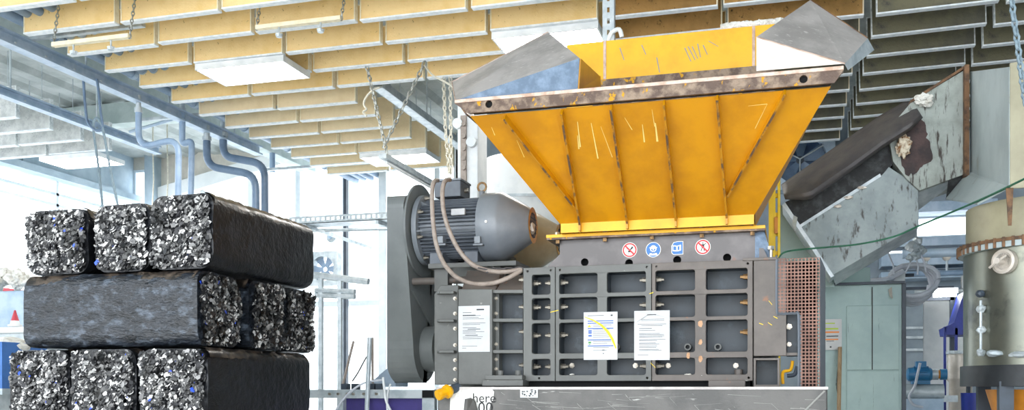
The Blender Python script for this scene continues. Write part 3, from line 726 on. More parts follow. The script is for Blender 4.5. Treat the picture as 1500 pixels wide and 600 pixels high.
body = thing('shredder', 'grey steel shredder with ribbed front plates, bolts and hopper throat', 'shredder', (atX(930, 6.3), 6.45, zt))
ZT = .5*(zpx(766, 391)+zpx(1104, 381)); ZBm = .5*(zpx(766, 557)+zpx(1104, 558))
rows_l = [(400, 429.5), (435, 467), (472, 517), (525, 549)]
RZ = [(zpx(847, b), zpx(847, a)) for a, b in rows_l]
cols_ = [(779, 806), (819, 875), (889, 946), (960, 1018), (1034, 1095)]
CX = [(atX(a, YF), atX(b, YF)) for a, b in cols_]
mods = [(766, 813.5, [0], 'machine_grey'), (813.5, 954.5, [1, 2], 'machine_grey'), (954.5, 1103, [3, 4], 'machine_brown')]
for (a, b, cs, mm) in mods:
    xa, xb = atX(a, YF)+.002, atX(b, YF)-.002
    hs = [round_rect(CX[c][0], CX[c][1], r[0], r[1], .014, 3) for c in cs for r in RZ]
    hs += [[(xh+.007*math.cos(k*.785), zh_+.007*math.sin(k*.785)) for k in range(8)] for xh in (xa+.028, xb-.028) for zh_ in (ZT-.022,)]
    hs += [[(xh+.007*math.cos(k*.785), ZBm+.018+.007*math.sin(k*.785)) for k in range(8)] for xh in ([(CX[c][0]+CX[c][1])/2+.13 for c in cs][-1:] if len(cs) > 1 else [(xa+xb)/2])]
    MB().plate([(xa, ZBm), (xb, ZBm), (xb, ZT), (xa, ZT)], hs, YF, YF+.035).build('front_frame', mm, body, bevel=.003, seg=1)
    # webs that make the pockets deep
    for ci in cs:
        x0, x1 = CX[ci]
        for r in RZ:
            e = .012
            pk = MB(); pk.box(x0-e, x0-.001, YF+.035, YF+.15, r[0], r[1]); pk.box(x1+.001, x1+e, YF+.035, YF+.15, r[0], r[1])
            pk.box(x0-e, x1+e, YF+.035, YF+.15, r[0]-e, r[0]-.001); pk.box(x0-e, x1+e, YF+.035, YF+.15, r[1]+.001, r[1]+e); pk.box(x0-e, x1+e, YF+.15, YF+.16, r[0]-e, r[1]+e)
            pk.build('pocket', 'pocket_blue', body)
XA, XB = atX(766, YF), atX(1103, YF)
MB().box(XA+.01, XB-.01, YF+.165, 7.05, zt+.05, ZT).build('housing', 'machine_grey', body)
MB().box(XA+.03, XB-.02, YF+.05, 7.0, zt+.004, zt+.048).build('base_gap', 'black_void', body)  # solid black block stands in for the shaded gap
MB().box(atX(1038, YF), atX(1092, YF), YF-.02, YF+.2, zt+.004, zt+.045).build('foot_block', 'machine_brown', body, bevel=.004)
# bolts sideways in the pockets
def hexbolt_mesh():
    b = MB(); b.lathe((0, 0, 0), (1, 0, 0), [(0, .019), (.006, .019), (.006, .015), (.026, .015), (.026, .009), (.042, .009)], 6)
    q = bpy.data.meshes.new('bolt'); q.from_pydata(b.v, [], b.f); q.materials.append(MATS['bolt_steel']); return q
HB = hexbolt_mesh(); HB2 = HB.copy(); HB2.materials.clear(); HB2.materials.append(MATS['bolt_brass'])
def bolt(p, d, parent=body, mesh=None, s=1.0):
    o = bpy.data.objects.new('bolt', mesh or HB); COL.objects.link(o); o.parent = parent; q = parent
    while q.parent: q = q.parent
    o.location = Vector(p)-q.location; o.rotation_mode = 'QUATERNION'; o.rotation_quaternion = Vector((1, 0, 0)).rotation_difference(Vector(d)); o.scale = (s, s, s); return o
for ri, r in enumerate(RZ):
    zc = r[0]+(r[1]-r[0])*(.62 if ri != 3 else .55)
    for ci, sides in ((0, 'lr'), (1, 'l'), (2, 'r'), (3, 'l'), (4, 'r')):
        for sd in sides:
            if ci == 4 and ri == 3: continue
            x = CX[ci][0] if sd == 'l' else CX[ci][1]
            bolt((x, YF+.06, zc), (1 if sd == 'l' else -1, 0, 0), mesh=HB2 if ci == 4 else HB, s=1.1)
for (px, py) in ((838, 535), (931, 535), (979, 535), (1078, 535)): bolt(at(px, py, YF+.15), (0, -1, 0), s=.95)
for (px, py) in ((1008, 508), (1052, 508), (904, 508)):
    c_ = at(px, py, YF+.12); MB().lathe(c_, (0, -1, 0), [(-.04, .022), (.03, .022), (.03, .013), (.0, .013)], 16, False).build('grease_port', 'machine_grey', body)
q = at(1082, 549, YF+.08); MB().cyl(q, q+Vector((0, 0, .035)), .026, n=16).build('plug', 'machine_brown', body)
for (px, py, ang) in ((1026, 474, 0), (1026, 501, 1), (1026, 525, 0), (1008, 520, 1)):
    c_ = at(px, py, YF-.001); MB().prism([c_+Vector((math.cos(k*.9)*.016*rs.uniform(.7, 1.1), 0, math.sin(k*.9)*.026*rs.uniform(.7, 1.1)))*(1 if not ang else .85) for k in range(7)], (0, -.0006, 0)).build('rust_spot', 'rust_spot', body)
for (px, py, w_, h_) in ((838, 548, .03, .010), (1008, 548, .04, .010), (1030, 549, .05, .012), (1087, 557, .09, .012), (1050, 557, .05, .008)):
    MB().blob(at(px, py, YF+.01), .5, px, .5, 2, (w_, .02, h_)).build('foam_crumb', 'foam', body)
# chalk-yellow marks on the brown plate
for (x0, y0, x1, y1) in ((1112, 473, 1118, 475), (1125, 472, 1131, 476), (1133, 463, 1139, 466), (1126, 440, 1131, 446), (953, 531, 960, 538), (951, 430, 957, 428), (806, 457, 818, 454)):
    a = at(x0, y0, YF-.0012); b = at(x1, y1, YF-.0012); MB().prism([a-Vector((0, 0, .002)), b-Vector((0, 0, .002)), b+Vector((0, 0, .002)), a+Vector((0, 0, .002))], (0, -.0006, 0)).build('paint_mark', 'ink_yellow', body)
# cast numbers in the pockets
m_ = MB(); text(m_, '0R000700', .045, at(840, 499, YF+.149), (1, 0, 0), (0, 0, 1)); text(m_, '64 E', .026, at(848, 490, YF+.149)); m_.build('cast_number', 'cast_letter', body)
m_ = MB(); text(m_, '0R000801', .045, at(1000, 498, YF+.149), (-1, 0, 0), (0, 0, -1)); text(m_, '64 EZYP', .024, at(1000, 489, YF+.149), (-1, 0, 0), (0, 0, -1)); m_.build('cast_number', 'cast_letter', body)

# ---- right end plate and bracketry
x0, x1 = atX(1104, YF), atX(1152, YF)
MB().box(x0, x1, YF+.0, YF+.05, zpx(1125, 521), zpx(1125, 378)).build('end_plate', 'machine_brown', body, bevel=.004)
MB().box(atX(1088, YF), atX(1138, YF), YF-.01, YF+.25, zpx(1115, 381), zpx(1115, 377)).build('end_cap', 'machine_brown', body, bevel=.002)
x0, x1 = atX(1104, YF), atX(1142, YF); za, zb_ = zt+.005, zpx(1125, 524)
MB().plate([(x0, za), (x1, za), (x1, zb_), (x0, zb_)], [[(x0+.012, za+.012), (x1-.012, za+.012), (x1-.012, zb_-.012), (x0+.012, zb_-.012)]], YF, YF+.16).build('end_box', 'machine_brown', body)
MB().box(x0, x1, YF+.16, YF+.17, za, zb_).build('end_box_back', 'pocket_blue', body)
MB().box(atX(1103, 6.3), atX(1138, 6.3), 6.2, 7.0, zt+.01, zpx(1125, 379, 6.3)).build('end_housing', 'machine_grey', body)
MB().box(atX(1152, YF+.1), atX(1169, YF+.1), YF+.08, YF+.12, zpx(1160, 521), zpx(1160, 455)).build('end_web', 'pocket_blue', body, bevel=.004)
bolt(at(1156, 478, YF+.08), (0, -1, 0)); bolt(at(1156, 504, YF+.08), (0, -1, 0), s=.8)
MB().box(atX(1148, YF), atX(1170, YF), YF+.02, YF+.14, zpx(1160, 520), zpx(1160, 516)).build('shelf_plate', 'machine_brown', body)
MB().tube(smooth_path([at(1147, 562, YF+.1), at(1147, 545, YF+.1), at(1158, 541, YF+.1), at(1161, 528, YF+.1)], 5), .010, 8).build('yellow_pipe', 'yellow_plastic', body, smooth=True)
MB().tube(smooth_path([at(1153, 550, YF+.12), at(1164, 548, YF+.12), at(1168, 536, YF+.12)], 5), .012, 8).build('hydraulic_pipe', 'dark_steel', body, smooth=True)
# ---- perforated guard
gd = thing('mesh_guard', 'rusty perforated steel guard at the end of the shredder', 'guard', at(1172, 564, YF+.02))
def lattice(mb, x0, x1, z0, z1, y, p, hole, skip):
    nx = int(round((x1-x0)/p)); nz = int(round((z1-z0)/p)); px_ = (x1-x0)/nx; pz_ = (z1-z0)/nz; e = (px_-hole)/2; f_ = (pz_-hole)/2
    for i in range(nx):
        for j in range(nz):
            a = x0+i*px_; c_ = z0+j*pz_
            if skip(a+px_/2, c_+pz_/2): continue
            v = [(a, y, c_), (a+px_, y, c_), (a+px_, y, c_+pz_), (a, y, c_+pz_), (a+e, y, c_+f_), (a+px_-e, y, c_+f_), (a+px_-e, y, c_+pz_-f_), (a+e, y, c_+pz_-f_)]
            v2 = [(q[0], q[1]+.004, q[2]) for q in v[4:]]
            mb.add(v+v2, [(0, 1, 5, 4), (1, 2, 6, 5), (2, 3, 7, 6), (3, 0, 4, 7), (4, 5, 9, 8), (5, 6, 10, 9), (6, 7, 11, 10), (7, 4, 8, 11)])
gx0, gx1 = atX(1138, YF), atX(1201, YF); gz0, gz1 = zt+.004, zpx(1170, 378); gxm, gzm = atX(1170, YF), zpx(1155, 459)
me_ = MB(); lattice(me_, gx0, gx1, gz0, gz1, YF-.004, .0205, .0140, lambda x, z: x < gxm and z < gzm)
me_.build('perforated_sheet', 'mesh_rust', gd, kind='stuff')
tr = [(gx0, gz1), (gx0, gzm+.03), (gx0+.02, gzm), (gxm-.02, gzm), (gxm, gzm-.03), (gxm, gz0)]
MB().tube(smooth_path([(x, YF-.004, z) for x, z in tr], 4), .008, 6).build('edge_trim', 'mesh_trim', gd, smooth=True)
sx = MB(); sx.prism([(gx1, YF-.004, gz0), (gx1, YF-.004, gz1), (gx1+.030, YF+.05, gz1-.06), (gx1+.030, YF+.05, gz0)], (.003, .003, 0)); sx.build('side_sheet', 'mesh_trim', gd)
MB().box(gxm+.02, gx1-.01, YF+.12, YF+.13, gz0, gz1).build('shade_sheet', 'void_dark', gd); MB().box(gx0, gx1-.01, YF+.12, YF+.13, gzm, gz1).build('shade_sheet', 'void_dark', gd)  # dark sheets stand in for the shade behind the perforations

# ---- gearbox side (left of the grid)
YG = YF+.03
MB().prism([at(636, 563, YG), at(671, 563, YG), at(671, 417, YG), at(645, 417, YG), at(636, 431, YG)], (0, .3, 0)).build('side_wing', 'machine_grey', body, bevel=.006)
for py in (429, 470, 515):
    a = at(640, py+3, YG-.07); b = at(668, py+3, YG); MB().prism([at(640, py+2, YG), at(669, py+2, YG), at(669, py+2, YG)+Vector((0, -.06, 0)), at(648, py+2, YG)+Vector((0, -.06, 0))], (0, 0, .018)).build('rib', 'machine_grey', body, bevel=.003)
MB().prism([at(671, 563, YF-.02), at(721, 563, YF-.02), at(721, 423, YF-.02), at(671, 423, YF-.02)], (0, .5, 0)).build('bearing_cover', 'machine_grey', body, bevel=.006)
MB().prism([at(676, 424, YF+.0), at(726, 424, YF), at(734, 397, YF+.35), at(684, 396, YF+.35)], (0, .12, -.02)).build('top_cover', 'machine_brown', body, bevel=.006)
MB().prism([at(727, 424, YF+.02), at(766, 424, YF+.02), at(766, 403, YF+.3), at(738, 404, YF+.3)], (0, .12, -.02)).build('top_cover', 'machine_brown', body, bevel=.006)
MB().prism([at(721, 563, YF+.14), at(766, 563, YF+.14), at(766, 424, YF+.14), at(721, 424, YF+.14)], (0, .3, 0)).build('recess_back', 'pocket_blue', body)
for py in (429, 471, 517):
    MB().prism([at(721, py, YF+.0), at(766, py, YF+.0), at(766, py, YF)+Vector((0, .14, 0)), at(721, py, YF)+Vector((0, .14, 0))], (0, 0, .022)).build('rib', 'machine_grey', body, bevel=.003)
MB().prism([at(721, 563, YF+.06), at(731, 563, YF+.06), at(731, 429, YF+.06), at(721, 429, YF+.06)], (0, .08, 0)).build('flange_strip', 'machine_grey', body)
for py in (437, 459, 481, 505, 527, 540, 556): bolt(at(667, py, YG), (0, -1, 0), s=.7)
for py in (437, 459, 481, 504, 526, 540): bolt(at(727, py, YF+.06), (0, -1, 0), s=.7)
for py in (408, 448, 484.5, 534): bolt((atX(766, YF), YF+.05, zpx(766, py)), (-1, 0, 0), s=.95)
MB().prism([at(706, 565, YF-.1), at(766, 565, YF-.1), at(766, 556, YF-.1), at(706, 556, YF-.1)], (0, .2, 0)).build('foot', 'machine_grey', body, bevel=.004)
MB().prism([at(710, 556, YF-.08), at(765, 556, YF-.08), at(765, 549, YF-.08), at(710, 549, YF-.08)], (0, .18, 0)).build('foot', 'machine_grey', body, bevel=.004)
for px in (733, 759):
    q = at(px, 549, YF); MB().cyl(q, q+Vector((0, 0, .03)), .020, n=12).build('socket_bolt', 'machine_grey', body)
m_ = MB(); text(m_, '0R000700', .040, at(751, 448, YF+.138), (0, 0, -1), (1, 0, 0)); text(m_, '64 EZYP', .024, at(759, 446, YF+.138), (0, 0, -1), (1, 0, 0)); m_.build('cast_number', 'cast_letter', body)
m_ = MB()
MB().cyl((XG+.005, 6.55, zpx(640, 411, 6.55)), (atX(690, 6.55), 6.55, zpx(640, 411, 6.55)), .026, n=14).build('tie_rod', 'machine_brown', body, smooth=True)

MB().box(atX(660, 6.5), XA-.002, 6.5, 7.62, zt, 2.3).build('gear_case', 'machine_grey', body, bevel=.01)
# ---- hopper throat
YT = YF+.18
x0, x1 = atX(820, YT), atX(1106, YT); z0 = ZT-.02; z1_ = .5*(zpx(820, 352, YT)+zpx(1106, 340, YT))
hs = []
for (px, py) in ((856.5, 383.7), (921.4, 385), (992, 380.4), (1065, 377)):
    c_ = at(px, py, YT); hs.append([(c_.x+.0255*math.cos(k*.3927), c_.z+.0255*math.sin(k*.3927)) for k in range(16)])
MB().plate([(x0, z0), (x1, z0), (x1, z1_), (x0, z1_)], hs, YT, YT+.015).build('throat_front', 'throat_steel', body)
MB().box(x0+.02, x1-.02, YT+.06, YT+.07, z0, z1_).build('throat_shade_sheet', 'black_void', body)  # black sheet stands in for the dark inside the throat
MB().box(x0, x0+.015, YT+.015, 7.0, z0, z1_).build('throat_side', 'throat_steel', body); MB().box(x1-.015, x1, YT+.015, 7.0, z0, z1_).build('throat_side', 'throat_steel', body)
MB().box(x0, x1, 7.0, 7.015, z0, z1_).build('throat_back', 'throat_steel', body)
c_ = at(820, 391, YT); MB().prism([c_, c_+Vector((-.085, 0, 0)), c_+Vector((0, 0, .085))], (0, .012, 0)).build('gusset', 'throat_steel', body)
MB().prism([at(1106, 341, YT), at(1119, 337, YT), at(1127, 362, YT-.02), at(1133, 378, YT-.02), at(1106, 381, YT)], (0, .015, 0)).build('side_wing_plate', 'plate_blue', body)
MB().prism([at(1112, 380, YT-.05), at(1112, 363, YT-.05), at(1118, 363, YT-.05), at(1126, 380, YT-.05)], (0, .01, 0)).build('gusset', 'throat_steel', body)
c_ = at(1129.5, 380, YT-.06); MB().cyl(c_, c_+Vector((0, 0, .075)), .010, n=10).build('stud', 'bolt_steel', body); MB().cyl(c_+Vector((0, 0, .06)), c_+Vector((0, 0, .082)), .022, n=6).build('stud_head', 'bolt_steel', body)
# ---- pictogram stickers
def disc(c, r, y, n=28, sx=1.0): return [(c.x+r*math.cos(2*math.pi*k/n)*sx, y, c.z+r*math.sin(2*math.pi*k/n)) for k in range(n)]
def ringpl(mb, c, ro, ri, y):
    n = 28; v = []; f = []
    for k in range(n):
        a = 2*math.pi*k/n; v += [(c.x+ro*math.cos(a), y, c.z+ro*math.sin(a)), (c.x+ri*math.cos(a), y, c.z+ri*math.sin(a))]
    for k in range(n): f.append((2*k, 2*((k+1) % n), 2*((k+1) % n)+1, 2*k+1))
    return mb.add(v, f)
def quad(mb, c, pts, y, s=1.0): return mb.add([(c.x+a*s, y, c.z+b*s) for a, b in pts], [tuple(range(len(pts)))])
rS = .0485
def sticker(px, py, kind):
    c = at(px, py, YT); y = YT-.0015
    if kind in ('hand', 'climb'):
        st = MB().prism(disc(c, rS, YT-.001), (0, -.0005, 0)).build('prohibition_sticker', 'sign_white', body, label='round red and white prohibition sticker')
        m = MB(); ringpl(m, c, rS*.93, rS*.74, y-.0008)
        d = rS*.78; k = rS*.075
        pts = [(-d*.7-k, d*.7-k), (-d*.7+k, d*.7+k), (d*.7+k, -d*.7+k), (d*.7-k, -d*.7-k)]
        quad(m, c, pts, y-.0012); m.build('red_ring', 'sign_red', st)
        m = MB()
        if kind == 'hand':
            for sg in (-1, 1):
                quad(m, c, [(sg*.1, -.05), (sg*.42, .22), (sg*.5, .42), (sg*.30, .45), (sg*.08, .15)], y-.0010, rS)
                quad(m, c, [(sg*.05, .0), (sg*.22, -.15), (sg*.18, -.35), (sg*.04, -.2)], y-.0010, rS)
                quad(m, c, [(sg*.1, -.42), (sg*.2, -.42), (sg*.2, -.52), (sg*.1, -.52)], y-.0010, rS)
            quad(m, c, [(-.18, .1), (.18, .1), (.12, -.3), (-.12, -.3)], y-.0009, rS)
        else:
            quad(m, c, [(-.12, .35), (.1, .4), (.2, .1), (.1, -.15), (-.15, -.1), (-.2, .15)], y-.0010, rS)
            quad(m, c, [(-.06, .58), (.08, .58), (.1, .44), (-.08, .44)], y-.0010, rS)
            for sg in (-1, 1):
                quad(m, c, [(sg*.12, .33), (sg*.4, .5), (sg*.42, .42), (sg*.15, .2)], y-.0010, rS)
                quad(m, c, [(sg*.03, -.1), (sg*.14, -.1), (sg*.28, -.52), (sg*.16, -.52)], y-.0010, rS)
        m.build('figure', 'ink_black', st)
    elif kind == 'mask':
        st = MB().prism(disc(c, rS, YT-.001), (0, -.0005, 0)).build('mandatory_sticker', 'sign_white', body, label='round blue sticker with a masked head')
        quad(MB(), c, [(math.cos(k*.2244)*.93, math.sin(k*.2244)*.93) for k in range(28)], y-.0006, rS).build('blue_disc', 'sign_blue', st)
        m = MB(); quad(m, c, [(math.cos(k*.3927)*.42, .12+math.sin(k*.3927)*.46) for k in range(16)], y-.0010, rS)
        quad(m, c, [(-.52, .22), (.52, .22), (.5, .32), (-.5, .32)], y-.0012, rS); quad(m, c, [(-.6, -.75), (.6, -.75), (.45, -.45), (-.45, -.45)], y-.0010, rS); m.build('head', 'sign_white', st)
        m = MB()
        for sg in (-1, 1): quad(m, c, [(sg*.18+math.cos(k*.785)*.13, .02+math.sin(k*.785)*.10) for k in range(8)], y-.0014, rS)
        ringpl(m, Vector((c.x, 0, c.z-.3*rS)), .26*rS, .18*rS, y-.0015); quad(m, c, [(-.1, -.3), (0, -.2), (.1, -.3), (0, -.4)], y-.0015, rS); m.build('mask', 'sign_blue', st)
    else:
        pts = [(-.78, -.65), (-.55, -.9), (.82, -.9), (.82, .9), (.1, .92), (-.5, .8), (-.8, .3)]
        st = MB().prism([(c.x+a*rS*.95, YT-.001, c.z+b*rS*.95) for a, b in pts], (0, -.0005, 0)).build('manual_sticker', 'sign_white', body, label='blue sticker with an open book')
        quad(MB(), c, [(a*.87, b*.88) for a, b in pts], y-.0006, rS).build('blue_field', 'sign_blue', st)
        m = MB(); quad(m, c, [(-.6, .38), (-.05, .30), (-.05, -.45), (-.6, -.37)], y-.0010, rS); quad(m, c, [(.0, .30), (.5, .42), (.5, -.33), (.0, -.45)], y-.0010, rS); m.build('book', 'sign_white', st)
        m = MB(); quad(m, c, [(-.5, .26), (-.12, .20), (-.12, -.3), (-.5, -.24)], y-.0013, rS); quad(m, c, [(.07, .2), (.3, .25), (.3, -.24), (.07, -.3)], y-.0013, rS); text(m, 'i', rS*.6, (c.x+.41*rS, y-.0014, c.z+.03*rS)); m.build('pages', 'sign_blue', st)
sticker(922.4, 366, 'hand'); sticker(957, 365.5, 'mask'); sticker(992, 363, 'book'); sticker(1029.5, 361.5, 'climb')

# ================================================================== HOPPER
YH0, YH1 = 5.46, 6.06                 # front plate: upper edge leans out towards the camera
hop = thing('hopper', 'large yellow steel hopper with worn rim and bare steel corner wings', 'hopper', (atX(965, 6.5), 6.5, z1_))
def hp(px, py, off=0.0):
    "point of the leaning front plate"
    k = (py - (172-(px-689)*.0895)) / max(1e-6, 329-(px-820)*.054 - (172-(px-689)*.0895))
    k = max(0, min(1.08, k)); return at(px, py, YH0 + (YH1-YH0)*k + off)
zfl = z1_
# flange
fx0, fx1 = atX(800, YT-.06), atX(1121, YT-.06)
MB().box(fx0, fx1, YT-.06, 7.06, zfl+.012, zfl+.032).build('flange', 'yellow_bright', hop, bevel=.002)
MB().box(fx0+.003, fx1-.003, YT-.058, 7.05, zfl, zfl+.012).build('flange_underside', 'rim_rust', hop)
for (px, py) in ((817, 344), (886, 342), (955, 338), (1028, 335), (1102, 331)):
    q = Vector((atX(px, YT-.03), YT-.03, zfl+.032)); MB().cyl(q, q+Vector((0, 0, .018)), .017, n=6).build('flange_bolt', 'bolt_steel', hop)
    MB().cyl(q-Vector((0, 0, .055)), q-Vector((0, 0, .032)), .014, n=6).build('flange_nut', 'bolt_brass', hop)
A1, B1 = hp(689, 172), hp(1217, 125); C1, D1 = at(1106, 312, YH1), at(820, 329, YH1)
zc1 = .5*(C1.z+D1.z); C1.z = D1.z = zc1; zt1 = .5*(A1.z+B1.z); A1.z = B1.z = zt1; A1.y = B1.y = YH0
MB().prism([A1, B1, C1, D1], (0, .008, .004)).build('front_plate', 'hopper_yellow', hop)
MB().prism([D1, C1, Vector((C1.x, YH1+.0, zfl+.03)), Vector((D1.x, YH1, zfl+.03))], (0, .008, 0)).build('front_skirt', 'yellow_bright', hop)  # skirt in the brighter yellow: light on its upright face put into colour
# back and side plates
YK0, YK1 = 6.98, 6.9
A2 = Vector((A1.x, YK0, zt1)); B2 = Vector((-.04, YK0, zt1)); C2 = Vector((C1.x-.05, YK1, zc1)); D2 = Vector((D1.x, YK1, zc1))
MB().prism([A1, A2, D2, D1], (.008, 0, .003)).build('side_plate', 'hopper_yellow', hop); MB().prism([B1, B2, C2, C1], (-.008, 0, .003)).build('side_plate', 'hopper_yellow', hop)
MB().prism([A2, B2, C2, D2], (0, -.008, .003)).build('back_plate', 'hopper_yellow', hop)
for (P_, Q_) in ((D1, D2), (C1, C2)): MB().prism([P_, Q_, Vector((Q_.x, Q_.y, zfl+.03)), Vector((P_.x, P_.y, zfl+.03))], (.006 if P_ is D1 else -.006, 0, 0)).build('side_skirt', 'yellow_bright', hop)
nrm = (C1-B1).cross(A1-B1).normalized()
if nrm.y > 0: nrm = -nrm
def fp(px, py):
    "pixel measured on the plane of the front plate"
    u = (px-750)/F; v = (HOR-py)/F; d = Vector((-SA+u*CA, CA+u*SA, v)); o_ = Vector((0, 0, EYE)); t_ = (A1-o_).dot(nrm)/d.dot(nrm); return o_+d*t_
def rib(p0, p1, wdt, name='rib', low=None):
    a = fp(*p0); b = fp(*p1); d = (b-a).normalized(); s_ = d.cross(nrm).normalized()*.006
    MB().prism([a-s_, b-s_, b-s_+nrm*wdt*.75, a-s_+nrm*wdt], s_*2).build(name, 'hopper_yellow', hop)
    MB().prism([a-s_*1.05+nrm*wdt, b-s_*1.05+nrm*wdt*.75, b+s_*1.05+nrm*wdt*.75, a+s_*1.05+nrm*wdt], nrm*.0025).build('rib_edge', 'rib_worn', hop)
for (p0, p1) in (((824, 160), (851, 327)), ((896, 153), (920, 325)), ((973, 146), (991, 321)), ((1051, 139), (1065, 317))):
    rib(p0, p1, .055)
    b = fp(*p1); MB().box(b.x-.006, b.x+.006, b.y-.045, b.y+.0, zfl+.033, b.z+.01).build('rib_foot', 'hopper_yellow', hop)
rib((740, 168), (842, 298), .05, 'diagonal_rib'); rib((1150, 131), (1066, 283), .05, 'diagonal_rib')
for (x0, y0, x1, y1, wd) in ((846, 178, 850, 215, .004), (866, 180, 876, 232, .004), (880, 185, 897, 230, .002), (915, 172, 926, 190, .002), (941, 182, 944, 208, .004), (960, 180, 963, 207, .006), (955, 160, 959, 185, .002), (720, 186, 725, 198, .002), (757, 205, 768, 230, .002), (1096, 155, 1124, 152, .0015), (1124, 152, 1106, 188, .0015), (846, 198, 848, 218, .004)):
    a = fp(x0, y0)+nrm*.0008; b = fp(x1, y1)+nrm*.0008; s_ = (b-a).normalized().cross(nrm)*wd
    MB().prism([a-s_*.4, b-s_, b+s_, a+s_*.4], nrm*.0006).build('paint_scratch', 'scratch_pale', hop)
# rim band
YR = 5.42
Ra, Rb = at(666, 147, YR), at(1236, 95, YR); zr1 = .5*(Ra.z+Rb.z); Qa, Qb = at(691, 171, YR+.05), at(1222, 123, YR+.05); zr0 = .5*(Qa.z+Qb.z)
zl = .022
MB().plate([(Qa.x, zr0), (Qb.x, zr0), (Rb.x, zr1-zl), (Ra.x, zr1-zl)], [[(cx+.022*math.cos(k*.5236), cz+.022*math.sin(k*.5236)) for k in range(12)] for cx, cz in ((at(716, 158, YR).x, (zr0+zr1)/2-.0), (at(1177, 116, YR).x, (zr0+zr1)/2-.01))], YR, YR+.02).build('rim_band', 'rim_rust', hop)
MB().box(Ra.x, Rb.x, YR-.006, YR+.07, zr1-zl, zr1).build('rim_lip', 'rim_edge', hop, bevel=.003)
MB().box(Qa.x+.02, Qb.x-.02, YR+.021, YR+.045, zr0, zr1-zl).build('rim_shade_sheet', 'black_void', hop)  # black bar stands in for the dark behind the rim holes
for (xx, xk, sg) in ((Ra.x, Ra.x, 1), (Rb.x, -.02, -1)):
    MB().prism([(xx, YR+.02, zr1), (xk, YK0, zr1), (xk+sg*.05, YK0, zr0), (xx+sg*.06, YR+.02, zr0)], (sg*.015, 0, 0)).build('rim_side_band', 'rim_rust', hop)
MB().box(Ra.x+.1, -.04, YK0, YK0+.02, zr0, zr1).build('rim_back_band', 'rim_rust', hop)
# corner wings
YW = YR+.02
LD, LE, LC = at(667, 147, YW), at(846, 131, YW), at(849, 85, YW); LB, LA = at(803, 47, YW+.47), at(662, 120, YW+.38)
MB().sheet([LA, LB, LC, LD], .006).build('corner_wing', 'plate_steel', hop, label='bare steel corner wing')
MB().sheet([LD, LC, LE], .006).build('wing_gusset', 'plate_blue', hop)
RF, RJ, RI = at(1108, 54, YW), at(1108, 104, YW), at(1238, 93, YW); RG, RH = at(1187, 0, YW+.47), at(1271, 56, YW+.38)
MB().sheet([RF, RG, RH, RI], .006).build('corner_wing', 'plate_steel', hop, label='bare steel corner wing')
MB().sheet([RF, RI, RJ], .006).build('wing_gusset', 'plate_bright', hop)
MB().sheet([RH, RI, RI+Vector((.02, .05, -.02)), RH+Vector((.04, .06, -.05))], .004).build('wing_fold', 'galv', hop)
for (a, b, m) in ((LA, LD, 'rim_edge'), (RH, RG, 'rust_edge'), (LA, LB, 'rim_edge'), (RF, RI, 'rim_edge')): MB().tube([a, b], .004, 6).build('wing_edge', m, hop)
# yellow rear extension and return
YX = 7.0
e0, e1 = at(830, 66, YX), at(1118, 37, YX); ze = .5*(at(884, 60, YX).z+at(1108, 38, YX).z)
e2 = .5*(at(885, 119, YX).z+at(1108, 96, YX).z)
MB().prism([(e0.x, YX, ze), (at(1135, 40, YX).x, YX, ze), (at(1135, 40, YX).x, YX, zr1-.05), (e0.x, YX, zr1-.05)], (0, .012, 0)).build('rear_extension', 'yellow_bright', hop)
MB().box(e0.x+.2, at(1135, 40, YX).x, YX-.02, YX-.004, zr1-.02, e2).build('extension_foot', 'rim_rust', hop)
MB().box(atX(884, YX), atX(888, YX), YX-.006, YX, e2, ze).build('seam', 'rim_edge', hop)
MB().box(atX(1104, YX)-.01, atX(1104, YX)+.01, YX-.006, YX, e2, ze).build('seam', 'rim_edge', hop)
MB().sheet([LC+Vector((0, .01, 0)), at(878, 112, YW+1.0), at(879, 128, YW+1.0), LE+Vector((0, .01, 0))], .006).build('wing_return', 'hopper_yellow', hop)
MB().sheet([at(876, 110, YW+1.0), at(880, 110, YW+1.0), at(880, 128, YW+1.0), at(876, 128, YW+1.0)], .01).build('wing_return_lip', 'yellow_bright', hop)
for (x0, y0, x1, y1) in ((1003, 70, 1012, 90), (1008, 68, 1018, 88), (1014, 68, 1022, 86), (1022, 64, 1026, 84), (1030, 66, 1036, 80), (962, 84, 966, 106), (940, 66, 946, 80), (1038, 60, 1052, 68), (908, 70, 914, 88)):
    a = at(x0, y0, YX-.002); b = at(x1, y1, YX-.002); MB().prism([a+Vector((-.004, 0, 0)), b+Vector((-.002, 0, 0)), b+Vector((.004, 0, 0)), a+Vector((.004, 0, 0))], (0, -.0006, 0)).build('paint_scratch', 'scratch_white', hop)
fo = thing('foam_strip', 'crumbly white foam lying along the top of the yellow hopper wall', 'foam', at(1100, 38, YX))
mb = MB()
for i in range(14):
    q = at(1064+i*6, 39-i*.75, YX+.03); q.z = ze; mb.blob(q+Vector((0, 0, .02)), .035, i, .5, 2, (1.2, 1, .8))
mb.build('crumbs', 'foam', fo, kind='stuff')
